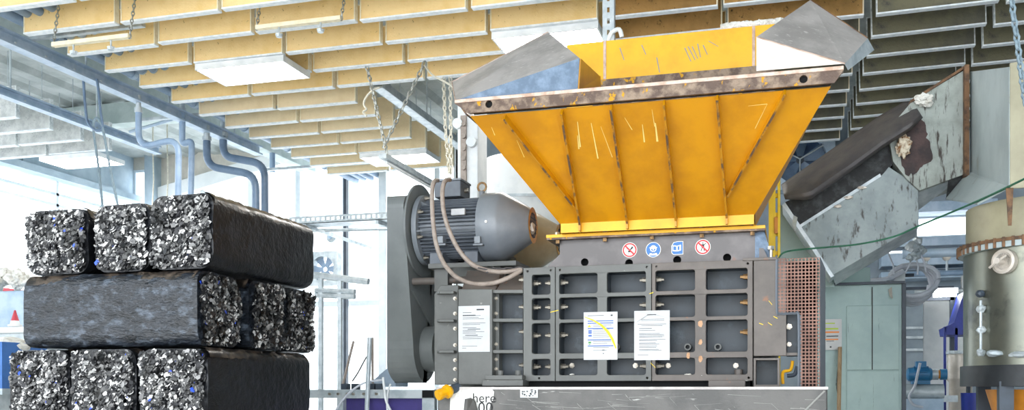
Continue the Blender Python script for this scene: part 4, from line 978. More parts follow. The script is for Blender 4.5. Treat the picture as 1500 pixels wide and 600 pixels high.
# perforated hanger channel behind the hopper
t = thing('strut_channel', 'perforated galvanised strut hanging behind the yellow hopper', 'strut', at(891, 62, 7.7))
q = at(891, 60, 7.7); wst = .045
hs = [[(q.x-.010, q.z+.05+i*.09), (q.x+.010, q.z+.05+i*.09), (q.x+.010, q.z+.09+i*.09), (q.x-.010, q.z+.09+i*.09)] for i in range(20)]
MB().plate([(q.x-wst, q.z), (q.x+wst, q.z), (q.x+wst, ZR-.08), (q.x-wst, ZR-.08)], hs, 7.7, 7.705).build('web', 'galv', t)
for sg in (-1, 1): MB().box(q.x+sg*wst-.003, q.x+sg*wst+.003, 7.705, 7.76, q.z, ZR-.08).build('flange', 'galv', t)
MB().tube(smooth_path([q+Vector((.0, 0, .0)), q+Vector((.03, -.01, .06)), q+Vector((.09, -.01, .08)), q+Vector((.11, 0, .02))], 4), .018, 8).build('hook', 'white_paint', t, smooth=True)
# yellow post with mesh behind the shredder
t = thing('yellow_post', 'yellow steel frame standing behind the hopper throat', 'post', Vector((atX(1133, 7.45), 7.45, 0)))
MB().box(atX(1126, 7.45), atX(1136, 7.45), 7.42, 7.5, 0, zpx(1133, 240, 7.45)).build('upright', 'lemon_yellow', t, bevel=.004)
MB().box(atX(1139, 7.45), atX(1143, 7.45), 7.42, 7.5, 0, zpx(1133, 245, 7.45)).build('upright', 'lemon_yellow', t, bevel=.004)
for py in (262, 290, 318, 346, 374): 
    q = at(1130, py, 7.46); MB().box(atX(1130, 7.46), atX(1143, 7.46), 7.44, 7.47, q.z, q.z+.03).build('rung', 'lemon_yellow', t)
q = at(1137, 330, 7.42); MB().box(q.x-.012, q.x+.012, 7.40, 7.42, q.z-.06, q.z+.06).build('hinge', 'orange_paint', t)

# ================================================================== DRIVE
YM = 6.7; cM = at(716, 333, YM); ZM = cM.z; rM = .229
def mx(px): return at(px, 333, YM).x
drv = thing('drive_motor', 'large grey electric motor with cooling fins on top of the gearbox', 'motor', (mx(690), YM, ZM-rM-.05))
xm0, xm1 = mx(626), mx(713)
MB().lathe((xm0, YM, ZM), (1, 0, 0), [(0, rM-.05), (xm1-xm0, rM-.05)], 40).build('body', 'motor_grey', drv, smooth=True)
fn = MB()
for k in range(46):
    an = math.radians(8*k-2); d = Vector((0, math.cos(an), math.sin(an))); e = Vector((0, -d.z, d.y))
    c0 = Vector((xm0, YM, ZM)); c1 = Vector((xm1, YM, ZM))
    fn.prism([c0+d*(rM-.055)-e*.0045, c1+d*(rM-.055)-e*.0045, c1+d*(rM-.012)-e*.003, c0+d*(rM-.012)-e*.003], e*.008)
fn.build('cooling_fins', 'motor_fins', drv, kind='stuff')
xf = mx(711)
MB().lathe((xf, YM, ZM), (1, 0, 0), [(0, rM+.012), (.012, rM+.016), (mx(738)-xf, rM+.016), (mx(742)-xf, rM+.006), (mx(778)-xf, .125), (mx(780)-xf, .118)], 48).build('fan_cover', 'motor_grey', drv, smooth=True)
xe = mx(780.2)
g = MB(); n = 40
for k in range(n):
    a = 2*math.pi*k/n; b = 2*math.pi*(k+1)/n
    g.add([(xe+.004, YM+.128*math.cos(a), ZM+.128*math.sin(a)), (xe+.004, YM+.128*math.cos(b), ZM+.128*math.sin(b)), (xe+.004, YM+.092*math.cos(b), ZM+.092*math.sin(b)), (xe+.004, YM+.092*math.cos(a), ZM+.092*math.sin(a))], [(0, 1, 2, 3)])
g.build('grille_ring', 'yellow_plastic', drv, label='yellow ring around the fan grille')
MB().lathe((xe, YM, ZM), (1, 0, 0), [(0, .094), (.003, .094)], 32).build('grille_disc', 'rim_rust', drv)
for k in range(6):
    zz = ZM-.08+k*.032; hw = math.sqrt(max(0, .092**2-(zz-ZM)**2)); MB().box(xe+.003, xe+.007, YM-hw, YM+hw, zz-.003, zz+.003).build('grille_bar', 'dark_steel', drv)
MB().blob((xe+.012, YM-.05, ZM-.03), .035, 4, .4, 2, (.6, 1, 1.2)).build('foam_tuft', 'foam', drv)
# end bell and flange
xb_ = XG+.06
MB().lathe((xb_, YM, ZM), (1, 0, 0), [(0, .16), (xm0-xb_-.03, rM-.045), (xm0-xb_+.005, rM-.025)], 40).build('end_bell', 'motor_grey', drv, smooth=True)
MB().lathe((xb_-.03, YM, ZM), (1, 0, 0), [(0, .255), (.035, .255), (.037, .24)], 40).build('mounting_flange', 'motor_grey', drv, smooth=True)
for k in range(8):
    an = math.radians(45*k+20); q = Vector((xb_+.01, YM+.235*math.cos(an), ZM+.235*math.sin(an))); bolt(q, (1, 0, 0), drv, s=.9)
for k in range(6):
    an = math.radians(60*k+10); d = Vector((0, math.cos(an), math.sin(an))); e = Vector((0, -d.z, d.y))*.006; c0 = Vector((xb_, YM, ZM))
    MB().prism([c0+d*.15-e, c0+d*.245-e, c0+Vector((.10, 0, 0))+d*.17-e, c0+Vector((.10, 0, 0))+d*.15-e], e*2).build('web', 'motor_grey', drv)
# terminal box
q0, q1 = at(638, 283, YM-.08), at(672, 260, YM-.08)
tb = MB().box(q0.x, q1.x+.02, YM-.1, YM+.12, ZM+rM-.01, ZM+rM+.105).build('terminal_box', 'motor_fins', drv, bevel=.006)
MB().box(q0.x-.006, q1.x+.026, YM-.106, YM+.126, ZM+rM+.105, ZM+rM+.12).build('lid', 'motor_grey', tb, bevel=.004)
MB().cyl((q1.x+.02, YM, ZM+rM+.05), (q1.x+.05, YM, ZM+rM+.05), .018, n=10).build('gland', 'bolt_steel', tb)
# eye, plate, lugs, feet
q = at(706, 283, YM); MB().tube([q+Vector((.032*math.cos(k*.524), 0, .045+.032*math.sin(k*.524))) for k in range(13)], .008, 8).build('lifting_eye', 'bolt_brass', drv, smooth=True); MB().cyl(q+Vector((0, 0, -.03)), q+Vector((0, 0, .015)), .02, n=10).build('eye_base', 'motor_grey', drv)
q = at(671, 310, YM-rM+.0); MB().box(q.x-.05, q.x+.05, q.y-.006, q.y+.02, q.z-.022, q.z+.022).build('nameplate', 'paper', drv)
for px in (646, 700):
    q = at(px, 352, YM-rM+.0); MB().box(q.x-.022, q.x+.022, q.y-.02, q.y+.06, q.z-.022, q.z+.03).build('lug', 'motor_grey', drv, bevel=.004)
    MB().box(q.x-.035, q.x+.035, q.y-.005, q.y+.06, q.z-.034, q.z-.022).build('lug_foot', 'motor_grey', drv)
MB().lathe((mx(727), YM, ZM), (0, -1, 0), [(rM+.01, .009), (rM+.022, .009)], 10).build('cover_screw', 'bolt_steel', drv)
for px in (650, 700):
    x = mx(px); MB().box(x-.05, x+.05, YM-.16, YM+.16, ZM-rM-.05, ZM-rM+.04).build('foot', 'motor_fins', drv, bevel=.005)
# second motor: same build further back
d2 = copy_tree(drv, None, (0.02, .74, 0)); d2['label'] = 'second electric motor, partly hidden behind the large grey one, with a cream fan cover'
for ch in d2.children:
    if ch.name.startswith(('fan_cover',)):
        ch.data = ch.data.copy(); ch.data.materials.clear(); ch.data.materials.append(MATS['motor_cream'])
# motor bed on the gearbox
bed = thing('motor_bed', 'steel plate bed carrying both electric motors', 'bed', (mx(690), 7.05, ZM-rM-.09))
MB().box(mx(645), mx(770), 6.45, 7.65, ZM-rM-.085, ZM-rM-.05).build('plate', 'machine_grey', bed, bevel=.004)
for x in (mx(660), mx(735)):
    for y in (6.55, 7.5): MB().box(x-.05, x+.05, y-.05, y+.05, 2.3, ZM-rM-.085).build('leg', 'machine_grey', bed)
# cables
def cable(name, pts, Y, r, label, m='conduit'):
    Ys = Y if isinstance(Y, (list, tuple)) else [Y]*len(pts)
    return tag(MB().tube(smooth_path([at(p[0], p[1], y) for p, y in zip(pts, Ys)], 6), r, 10).build(name, m, smooth=True), label, 'cable')
cable('motor_cable', [(641, 264), (636, 266), (633, 280), (634, 320), (639, 357), (650, 385), (668, 405), (692, 415), (718, 415), (742, 408), (764, 396)], [6.36, 6.28, 6.24, 6.2, 6.2, 6.2, 6.15, 6.1, 6.05, 6.05, 6.1], .0155, 'brown flexible cable sagging lower over the gearbox from the motor terminal box')
cable('motor_cable', [(659, 263), (652, 265), (648, 280), (650, 310), (659, 340), (673, 367), (692, 387), (715, 396), (740, 398), (765, 394)], [6.36, 6.28, 6.24, 6.2, 6.2, 6.2, 6.18, 6.15, 6.12, 6.15], .0155, 'brown flexible cable running straight down the motor fins')
for i, pts in enumerate(([(700, 392), (725, 396), (745, 392), (764, 397)], [(712, 399), (735, 393), (752, 399), (766, 392)], [(722, 391), (740, 400), (758, 391), (770, 394)])):
    cable('thin_cable', pts, 6.14, .005, ['thin black cable tangled at the foot of the motor, lowest', 'thin black cable looping beside the shredder edge', 'short thin black cable crossing the motor bed'][i], 'rubber')

# belt guard
bgd = thing('belt_guard', 'tall grey belt guard with rounded foot beside the motor', 'guard', (XG-.08, 6.8, zt))
gx_1 = XG; zbot = zpx(585, 560, 6.6); ztop = zpx(580, 286, 6.45)
pr = []
for k in range(7): a = math.radians(180-90*k/6); pr.append((6.38+.10+.10*math.cos(a), ztop-.10+.10*math.sin(a)))
for k in range(5): a = math.radians(90-90*k/4); pr.append((6.80+.2*math.cos(a), ztop+.02-.2+.2*math.sin(a)))
for k in range(10): a = math.radians(0-90*k/9); pr.append((6.78+.30*math.cos(a), zbot+.30+.30*math.sin(a)))
for k in range(10): a = math.radians(-90-90*k/9); pr.append((6.56+.26+.26*math.cos(a), zbot+.30+.30*math.sin(a)))
gd_v = [(gx_1, y, z) for y, z in pr] + [(-.4334*min(y, 6.62), y, z) for y, z in pr]; npv = len(pr)
MB().add(gd_v, [tuple(range(npv)), tuple(range(2*npv-1, npv-1, -1))] + [(i, i+npv, (i+1) % npv+npv, (i+1) % npv) for i in range(npv)]).build('casing', 'guard_grey', bgd, bevel=.010, seg=3)
MB().lathe((gx_1+.002, YM, ZM), (1, 0, 0), [(0, .335), (.018, .335)], 56).build('motor_disc', 'guard_grey', bgd, bevel=.003)
q = at(632, 510, 6.75); MB().cyl((gx_1, 6.85, q.z), (gx_1+.10, 6.85, q.z), .17, n=32).build('hub', 'guard_grey', bgd, smooth=True)
MB().prism([(gx_1+.001, 6.52, zpx(600, 425, 6.5)), (gx_1+.001, 6.9, zpx(606, 470, 6.5)), (gx_1+.001, 6.9, zpx(606, 425, 6.5))], (.015, 0, 0)).build('brace', 'guard_grey', bgd)

# ---- notices on the machine
def notice(name, x0, y0, x1, y1, Y, label, style, cat='notice', tilt=0):
    a = at(x0, y0, Y); b = at(x1, y1, Y); z1n = at((x0+x1)/2, y0, Y).z; z0n = at((x0+x1)/2, y1, Y).z
    o = tag(MB().box(a.x, b.x, Y, Y+.003, z0n, z1n).build(name, 'paper'), label, cat)
    Wn, Hn = b.x-a.x, z1n-z0n; yq = Y-.0008
    def bar(mb, u0, u1, v, h): mb.add([(a.x+Wn*u0, yq, z1n-Hn*v), (a.x+Wn*u1, yq, z1n-Hn*v), (a.x+Wn*u1, yq, z1n-Hn*(v+h)), (a.x+Wn*u0, yq, z1n-Hn*(v+h))], [(0, 1, 2, 3)])
    if style == 'form':
        m = MB()
        for v in (.18, .225, .335, .575, .70): bar(m, .12, .88, v, .018)
        for v in (.38, .42, .48): bar(m, .14, .24, v, .03)
        m.build('blue_bars', 'ink_blue', o)
        m = MB(); m.add([(a.x+Wn*.11, yq, z1n-Hn*.315), (a.x+Wn*.23, yq, z1n-Hn*.315), (a.x+Wn*.17, yq, z1n-Hn*.265)], [(0, 1, 2)])
        pts = [(.03, .09), (.3, .16), (.55, .26), (.75, .40), (.88, .56), (.97, .75), (.95, .78), (.80, .56), (.66, .41), (.5, .29), (.28, .185), (.03, .105)]
        n2 = len(pts)//2
        yq2 = yq-.0008
        for i in range(n2-1):
            qd = [pts[i], pts[i+1], pts[n2*2-2-i], pts[n2*2-1-i]]; m.add([(a.x+Wn*u, yq2, z1n-Hn*v) for u, v in qd], [(0, 1, 2, 3)])
        m.build('yellow_swipe', 'ink_yellow', o)
        m = MB(); bar(m, .14, .22, .62, .035); bar(m, .15, .20, .67, .015); m.build('green_marks', 'ink_green', o)
        m = MB(); bar(m, .12, .6, .07, .010); bar(m, .80, .86, .06, .03)
        for v in (.27, .295, .36, .40, .44, .48, .52, .61, .65, .74, .80): bar(m, .28, .6+.25*R.random(), v, .006)
        bar(m, .55, .62, .79, .012); bar(m, .57, .60, .86, .018); m.build('print', 'ink', o, kind='stuff')
    elif style == 'letter':
        m = MB(); bar(m, .28, .62, .08, .012)
        for v in (.17, .195): bar(m, .2, .85, v, .007)
        bar(m, .1, .9, .27, .008); bar(m, .2, .8, .30, .008); bar(m, .14, .5, .355, .010)
        for v in (.395, .46, .48, .51, .53, .58, .60, .65, .67, .71, .74, .78, .80): bar(m, .14, .55+.35*R.random(), v, .007)
        bar(m, .1, .4, .89, .007); m.build('print', 'ink', o, kind='stuff')
        m = MB(); m.add([(a.x+Wn*.02, yq-.004, z1n-Hn*.25), (a.x+Wn*.40, yq-.012, z1n-Hn*.075), (a.x+Wn*.6, yq-.012, z1n-Hn*.075), (a.x+Wn*.98, yq-.002, z1n-Hn*.17), (a.x+Wn*.98, yq+.0005, z1n-Hn*.01), (a.x+Wn*.02, yq+.0005, z1n-Hn*.01)], [(0, 1, 2, 3, 4, 5)]); m.build('curled_top', 'paper', o)
    elif style == 'sheet':
        m = MB(); bar(m, .58, .82, .07, .03); bar(m, .14, .42, .14, .010)
        for v in (.21, .25, .28, .37, .40, .47, .53, .56, .59, .67, .71): bar(m, .14, .55+.32*R.random(), v, .008)
        bar(m, .12, .6, .87, .008); bar(m, .12, .25, .91, .008); bar(m, .14, .55, .195, .014); bar(m, .3, .7, .50, .014); bar(m, .22, .62, .63, .014); m.build('print', 'ink', o, kind='stuff')
    elif style == 'colour':
        m = MB(); bar(m, .05, .6, .12, .035); bar(m, .05, .8, .29, .05); m.build('lime_lines', 'ink_lime', o)
        m = MB(); bar(m, .0, .85, .40, .05); bar(m, .05, .8, .64, .04); m.build('orange_lines', 'ink_orange', o)
        m = MB(); bar(m, .1, .8, .54, .03); bar(m, .1, .55, .70, .02); bar(m, .3, .4, .88, .05); m.build('print', 'ink', o, kind='stuff')
    return o
notice('notice_sheet', 855, 456.5, 904.5, 526.5, YF-.004, 'white form with blue bars and a yellow swipe on the shredder front', 'form')
notice('notice_sheet', 929, 454.5, 981, 527, YF-.004, 'white letter with a curled top on the shredder front', 'letter')
notice('notice_sheet', 671.5, 447.5, 717.5, 515, YF-.026, 'white printed sheet on the gearbox cover', 'sheet')

# ================================================================== STEEL BENCH BETWEEN BALES AND SHREDDER
Yt = 6.7
bn = thing('steel_bench', 'galvanised steel bench frame between the bales and the shredder', 'bench', (atX(540, Yt), 7.0, 0))
xa, xb = atX(420, Yt), atX(635, Yt); zt_ = zpx(550, 570, Yt); zr_ = zpx(550, 583, Yt)
MB().box(xa, xb, Yt, Yt+.06, zr_, zt_).build('front_rail', 'galv', bn, bevel=.004)
MB().box(xa, xb, Yt+.06, Yt+.6, zt_-.03, zt_).build('deck', 'galv', bn)
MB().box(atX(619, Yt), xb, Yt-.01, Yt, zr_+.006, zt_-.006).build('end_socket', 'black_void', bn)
for (p0, p1) in ((493, 502), (618, 636)): MB().box(atX(p0, Yt), atX(p1, Yt), Yt+.005, Yt+.06, 0, zr_).build('leg', 'galv', bn)
MB().box(atX(503, Yt), atX(617, Yt), Yt+.05, Yt+.07, zr_-.5, zr_).build('purple_panel', 'purple_panel', bn, label='purple panel')
for (p0, p1) in ((481, 500), (507, 522), (531, 556)):
    xq0, xq1 = atX(p0, Yt), atX(p1, Yt); zc_ = zpx((p0+p1)/2, 576.5, Yt); bk = MB().box(xq0, xq1, Yt-.008, Yt, zc_-.018, zc_+.018).build('bolted_plate', 'galv', bn, bevel=.003)
    for x in (xq0+.018, xq1-.018): MB().cyl((x, Yt-.008, zc_), (x, Yt-.024, zc_), .011, n=6).build('bolt', 'bolt_steel', bk)
for px in (505, 520, 545, 556): q = at(px, 562, Yt+.1); MB().box(q.x-.025, q.x+.025, Yt+.08, Yt+.15, zt_, zt_+.045).build('clamp_block', 'dark_steel', bn, bevel=.004)
for (nm, p0, p1, r, lab) in (('steel_rod', (502, 564), (518, 499), .010, 'thin steel rod leaning back on the bench'), ('steel_tube', (536, 640), (541.5, 494), .018, 'pale steel tube standing upright in front of the bench rail'), ('steel_rod', (546, 564), (545.5, 494), .010, 'thin brown rod standing just behind the upright tube')):
    yy = Yt-.05 if nm == 'steel_tube' else Yt+.12
    tag(MB().cyl(at(*p0, yy), at(*p1, yy), r, n=10).build(nm, 'galv' if nm == 'steel_tube' else 'conduit', smooth=True), lab, 'rod')
cable('bench_cable', [(490, 604), (500, 588), (515, 572), (535, 560), (560, 556)], Yt-.03, .008, 'grey cable curving over the bench rail', 'hose_grey')
cable('bench_cable', [(561, 552), (563, 570), (566, 588), (574, 604)], Yt-.04, .009, 'white cable hanging down the bench rail', 'white_paint')
cable('bench_cable', [(572, 562), (568, 575), (567, 590), (568, 604)], Yt-.02, .008, 'second white cable beside the hanging one', 'white_paint')
cable('bench_cable', [(516, 558), (524, 546), (531, 533), (537, 522)], Yt+.1, .006, 'short dark cable rising from the bench', 'rubber')
t = thing('steel_duct', 'pale galvanised elbow stub behind the belt guard foot', 'duct', at(565, 566, Yt+.3))
MB().prism([at(535, 566, Yt+.3), at(580, 566, Yt+.3), at(580, 530, Yt+.3), at(566, 540, Yt+.3)], (0, .25, 0)).build('panel', 'galv_blue', t)

# ================================================================== BEHIND THE DRIVE: WHITE COLUMN AND TANK
t = thing('white_column', 'white steel column with bolted flange strip behind the hopper', 'column', Vector((atX(683, 9), 9.0, 0)))
MB().box(atX(670, 9), atX(700, 9), 9.0, 9.3, 0, zpx(685, 152, 9)).build('shaft', 'white_paint', t, bevel=.01)
MB().box(atX(676, 9), atX(684, 9), 8.97, 9.0, zpx(680, 300, 9), zpx(680, 170, 9)).build('flange_strip', 'conduit', t)
for py in (182, 200, 218, 232, 246): q = at(680, py, 8.97); MB().cyl(q, q+Vector((0, -.03, 0)), .022, n=8).build('bolt', 'conduit', t)
for (px, py) in ((672, 182), (692, 209)): q = at(px, py, 9.0); MB().cyl(q, q+Vector((0, -.05, 0)), .05, n=16).build('port', 'white_paint', t, smooth=True); 
t = thing('white_tank', 'round white tank behind the motor and hopper', 'tank', Vector((atX(765, 10.4), 10.4, 0)))
q = at(765, 240, 10.4); MB().lathe((q.x, 10.4, 0), (0, 0, 1), [(0, .46), (q.z-.0, .46), (q.z+.03, .42), (q.z+.05, .2), (q.z+.18, .2), (q.z+.19, .0)], 48).build('shell', 'white_paint', t, smooth=True)
MB().lathe((q.x, 10.4, q.z-.45), (0, 0, 1), [(0, .47), (.03, .47)], 48).build('band', 'galv', t)

# ================================================================== CHAINS, LIGHT BAR, CHANNEL
yc = rowY(3)
tag(chain(MB(), [at(538, 100, yc), at(552, 160, yc), at(566, 222, yc)], .075, .010).build('hanging_chain', 'chain_steel'), 'steel chain slanting down from a baffle to the light bar, beside the hanging cord', 'chain')
tag(chain(MB(), [at(621, 94, yc), at(590, 158, yc), at(563, 212, yc)], .075, .010).build('hanging_chain', 'chain_steel'), 'steel chain crossing from a baffle near the hopper wing to the light bar', 'chain')
t = thing('light_bar', 'thin galvanised bar hung on crossing chains', 'bar', at(600, 250, yc+.7))
p0 = at(560, 228, yc); p1 = Vector((p0.x, yc+1.7, p0.z)); MB().box(p0.x-.05, p0.x+.05, yc, yc+1.7, p0.z-.03, p0.z+.03).build('channel', 'galv', t, bevel=.004)
MB().cyl(p0+Vector((0, .1, -.05)), p1+Vector((0, -.1, -.05)), .02, n=10).build('tube', 'white_paint', t, smooth=True)
p0 = at(553, 128, rowY(4)+.3); t = thing('ceiling_channel', 'galvanised channel running back under the roof beside the beige baffles', 'channel', p0)
p1y = 14.6; MB().box(p0.x-.07, p0.x+.07, p0.y, p1y, p0.z-.01, p0.z+.01).build('web', 'galv', t)
for sg in (-1, 1): MB().box(p0.x+sg*.07-.006, p0.x+sg*.07+.006, p0.y, p1y, p0.z-.01, p0.z+.09).build('flange', 'galv', t)
for y in (p0.y+.4, 13.0): MB().cyl((p0.x, y, p0.z), (p0.x, y, ZR-.07), .012, n=6).build('hanger', 'galv', t)
tag(chain(MB(), [at(650, 116, rowY(4)), at(652, 180, rowY(4)), at(658, 256, rowY(4))], .075, .010).build('hanging_chain', 'rope_white'), 'pale chain hanging straight down beside the white column', 'chain')
tag(chain(MB(), [at(660, 116, rowY(4)), at(660, 170, rowY(4)), at(661, 250, rowY(4))], .075, .010).build('hanging_chain', 'rope_white'), 'pale chain hanging close to the hopper wing', 'chain')
tag(MB().tube(smooth_path([at(622, 96, yc-.1), at(634, 110, yc-.4), at(652, 120, yc-1.2), at(669, 130, yc-2)], 6), .010, 6).build('thin_rope', 'rope_white', smooth=True), 'thin white rope slung between baffle and hopper wing', 'rope')
tag(MB().tube(smooth_path([at(556, 128, yc), at(545, 133, yc), at(536, 143, yc), at(533, 153, yc), at(537, 160, yc), at(532, 164, yc), at(537, 170, yc)], 6), .012, 6).build('thin_rope', 'rope_white', smooth=True), 'thin white knotted rope dangling beside the crossing chains', 'rope')
# lamp brackets hung in front of two baffles near the front
for i, (x0, x1, yA, yB_, k) in enumerate(((78, 190, 66, 57, -.2), (376, 500, 41, 29, 0.6))):
    Yq = rowY(k); t = thing('lamp_bracket', ['thin steel bracket hung on chains below the front baffles beside the pipes', 'thin steel bracket with two round lugs hung on chains among the yellow-tan baffles'][i], 'bracket', at((x0+x1)/2, (yA+yB_)/2, Yq))
    a = at(x0, yA, Yq); b = at(x1, yB_, Yq); MB().box(a.x, b.x, Yq-.03, Yq+.03, a.z-.02, a.z+.02).build('bar', 'edge_cream', t)
    for f_ in (.27, .76): q = a.lerp(b, f_); q.z = a.z; MB().cyl(q+Vector((0, 0, -.1)), q, .01, n=6).build('pin', 'galv', t); MB().lathe(q+Vector((0, 0, -.12)), (0, 0, 1), [(0, .03), (.03, .04)], 10).build('lug', 'galv', t)
    for q in (a, b): chain(MB(), [Vector((q.x, Yq, a.z)), Vector((q.x+.06, Yq, a.z+.35)), Vector((q.x+.1, Yq, ZR-.1))], .05, .007).build('chain', 'chain_steel', t)

# ================================================================== CHUTE, SILO AND CABINET (right)
YC = 7.62
ch = thing('discharge_chute', 'soot-stained pale steel chute rising from behind the shredder to the silo', 'chute', Vector((atX(1280, YC), 8.0, at(1280, 400, YC).z)))
def cp(pts, y=YC): return [at(x, p, y) for x, p in pts]
MB().prism(cp([(1150, 296), (1178, 282), (1302, 206), (1312, 236), (1292, 258), (1172, 333)], YC+.03), (0, .55, 0)).build('upper_side', 'chute_sooty', ch)
MB().prism(cp([(1171, 332), (1291, 257), (1302, 244), (1345, 272), (1346, 329), (1219, 403)]), (0, .62, 0)).build('lower_side', 'chute_pale', ch, bevel=.004)
MB().prism(cp([(1171, 334), (1291, 258), (1289, 254), (1170, 330)], YC-.006), (0, .01, 0)).build('seam_edge', 'galv', ch)
MB().prism(cp([(1146, 300), (1150, 296), (1222, 404), (1217, 406)], YC-.01), (0, .62, 0)).build('front_edge', 'galv', ch)
MB().prism([at(1219, 403, YC), at(1346, 329, YC), at(1340, 347, YC+.35), at(1224, 417, YC+.35)], (0, .01, .01)).build('underside', 'galv', ch)
MB().prism(cp([(1300, 190), (1336, 148), (1413, 102), (1418, 100), (1418, 253), (1347, 279), (1328, 262), (1308, 236)], YC-.03), (0, .66, 0)).build('transition_box', 'chute_burnt', ch, bevel=.004)
bp = []
for k in range(56):
    an = 2*math.pi*k/56; d_ = Vector((math.cos(an), math.sin(an), 0)); rad = 1+.28*noise.noise(d_*1.4+Vector((2, 5, 1)))+.16*noise.noise(d_*5)+.08*noise.noise(d_*13)
    bp.append((1337+27*rad*d_.x*(1.0 if d_.x > 0 else .8), 212-40*rad*d_.y))
MB().prism(cp(bp, YC-.032), (0, -.003, 0)).build('burn_patch', 'burn_patch', ch, label='dark burnt patch')
MB().prism(cp([(1335, 150), (1415, 99), (1413, 96), (1333, 147)], YC-.04), (0, .7, 0)).build('top_edge', 'rust_edge', ch)
for (dx, dd) in ((0, 0),): MB().prism(cp([(1413, 95), (1420, 94), (1420, 258), (1413, 257)], YC-.10), (0, .85, 0)).build('flange', 'rust_edge', ch)
MB().sheet([at(1345, 277, YC), at(1416, 252, YC), at(1398, 268, YC+.3), at(1342, 310, YC+.25)], .006).build('torn_flap', 'galv', ch)
MB().sheet([at(1390, 262, YC-.02), at(1416, 252, YC-.02), at(1398, 285, YC+.1), at(1386, 292, YC+.1)], .006).build('torn_flap', 'chute_sooty', ch)
MB().prism([at(1143, 300, YC+.4), at(1190, 300, YC+.4), at(1222, 404, YC+.4), at(1222, 420, YC+.4), at(1143, 420, YC+.4)], (0, .02, 0)).build('rear_plate', 'cabinet_green', ch)
# rubber sheet over the chute
rb = MB(); top = [(1144, 270), (1190, 238), (1240, 203), (1290, 168), (1326, 148), (1338, 150)]; bot = [(1150, 292), (1186, 293), (1246, 252), (1296, 215), (1334, 191), (1352, 172)]
gv = []; gf = []; m_n = 9; rows_n = 24
def lerp_poly(pl, s_):
    s_ *= len(pl)-1; i = min(int(s_), len(pl)-2); k = s_-i; return (pl[i][0]+(pl[i+1][0]-pl[i][0])*k, pl[i][1]+(pl[i+1][1]-pl[i][1])*k)
for i in range(rows_n+1):
    s_ = i/rows_n; a = lerp_poly(top, s_); b = lerp_poly(bot, s_)
    for j in range(m_n+1):
        k = j/m_n; px = a[0]+(b[0]-a[0])*k; py = a[1]+(b[1]-a[1])*k
        yy = YC+.25-.42*math.sin(k*math.pi*.62)+.035*noise.noise(Vector((s_*7, k*2, 3)))
        gv.append(at(px, py, yy))
for i in range(rows_n):
    for j in range(m_n): gf.append((i*(m_n+1)+j, (i+1)*(m_n+1)+j, (i+1)*(m_n+1)+j+1, i*(m_n+1)+j+1))
rb.add(gv, gf); ro = rb.build('rubber_sheet', 'rubber', smooth=True); so = ro.modifiers.new('thick', 'SOLIDIFY'); so.thickness = .006
tag(ro, 'dark rubber sheet draped over the top of the chute', 'rubber sheet')
for i, (px, py, r, sq, m) in enumerate(((1324, 214, .062, (.8, .6, 1.3), 'foam_burnt'), (1354, 146, .05, (1.2, .8, .8), 'foam'))):
    tag(MB().blob(at(px, py, YC-.07), r, i+9, .6, 4, sq).build('foam_lump', m), ['charred foam lump stuck in the burnt hole of the chute', 'white foam lump lying on the upper edge of the chute'][i], 'foam lump')
tag(MB().sheet([at(1163, 315, YC-.02), at(1168, 318, YC-.04), at(1165, 338, YC-.03), at(1160, 328, YC-.02)], .004).build('foil_scrap', 'galv'), 'crumpled foil scrap hanging at the lower end of the chute', 'scrap')
for i, (px, py) in enumerate(((1228, 302), (1243, 289), (1262, 275))): tag(MB().blob(at(px, py, YC-.012), .018, i, .6, 2, (1.6, .4, .6)).build('foil_scrap', 'plate_bright'), ['foil scrap stuck low on the chute seam', 'foil scrap stuck halfway up the chute seam', 'foil scrap stuck high on the chute seam'][i], 'scrap')

# silo
XS0 = 1.224; YSf = 6.30
si = thing('silo', 'tall silo with pale box head, round cream neck and flanged lower tank', 'silo', Vector((1.61, 6.9, 0)))
pA = at(1421, 105, YC-.02); pB = at(1421, 254, YC-.02); f1 = at(1478, 98, YSf); f2 = at(1478, 276, YSf)
xs = pA.x
f1 = Vector((xs, YSf, f1.z)); f2 = Vector((xs, YSf, f2.z))
MB().prism([pA, pB, f2, f1], (.01, 0, 0)).build('head_side', 'tank_pale', si)
MB().prism([f1+Vector((.004, -.01, .02)), f2+Vector((.004, -.01, 0)), f2+Vector((.78, -.01, 0)), f1+Vector((.78, -.01, .06))], (0, .02, 0)).build('head_front', 'tank_cream', si)
MB().prism([pB, f2, f2+Vector((.78, 0, 0)), pB+Vector((.78, 0, 0))], (0, 0, .01)).build('head_bottom', 'tank_pale', si)
MB().box(xs+.01, xs+.8, YSf+.02, YC+.5, f1.z-.02, f1.z).build('head_top', 'tank_pale', si)
MB().prism([at(1386, 292, YC+.05), at(1414, 258, YC+.0), pB, f2, at(1432, 300, YSf+.35)], (.0, 0, .012)).build('head_skirt', 'tank_pale', si)
MB().prism([f2+Vector((-.02, -.02, -.0)), f2+Vector((.02, -.02, 0)), at(1482, 330, YSf-.03), at(1477, 330, YSf-.03)], (0, .01, 0)).build('rust_run', 'rust_edge', si)
tc_ = Vector((1.61, 6.9, 0)); zring = EYE+.90
tc_.x = at(1545, 400, 6.9).x
MB().lathe((tc_.x, 6.9, zring), (0, 0, 1), [(0, .515), (f2.z-zring-.02, .515)], 64).build('neck', 'tank_cream', si, smooth=True)
MB().lathe((tc_.x, 6.9, zring-.035), (0, 0, 1), [(0, .56), (.035, .56)], 64).build('flange_ring', 'tank_pale', si, smooth=True)
MB().lathe((tc_.x, 6.9, zring), (0, 0, 1), [(0, .57), (.02, .57)], 64).build('flange_ring', 'rust_edge', si, smooth=True)
for k in range(60):
    an = 2*math.pi*k/60
    if math.sin(an) > .35: continue
    q = Vector((tc_.x+.562*math.cos(an), 6.9+.562*math.sin(an), zring-.02)); MB().box(q.x-.008, q.x+.008, q.y-.008, q.y+.008, q.z-.015, q.z+.045).build('ring_bolt', 'rust_edge', si)
zlow = EYE+.07
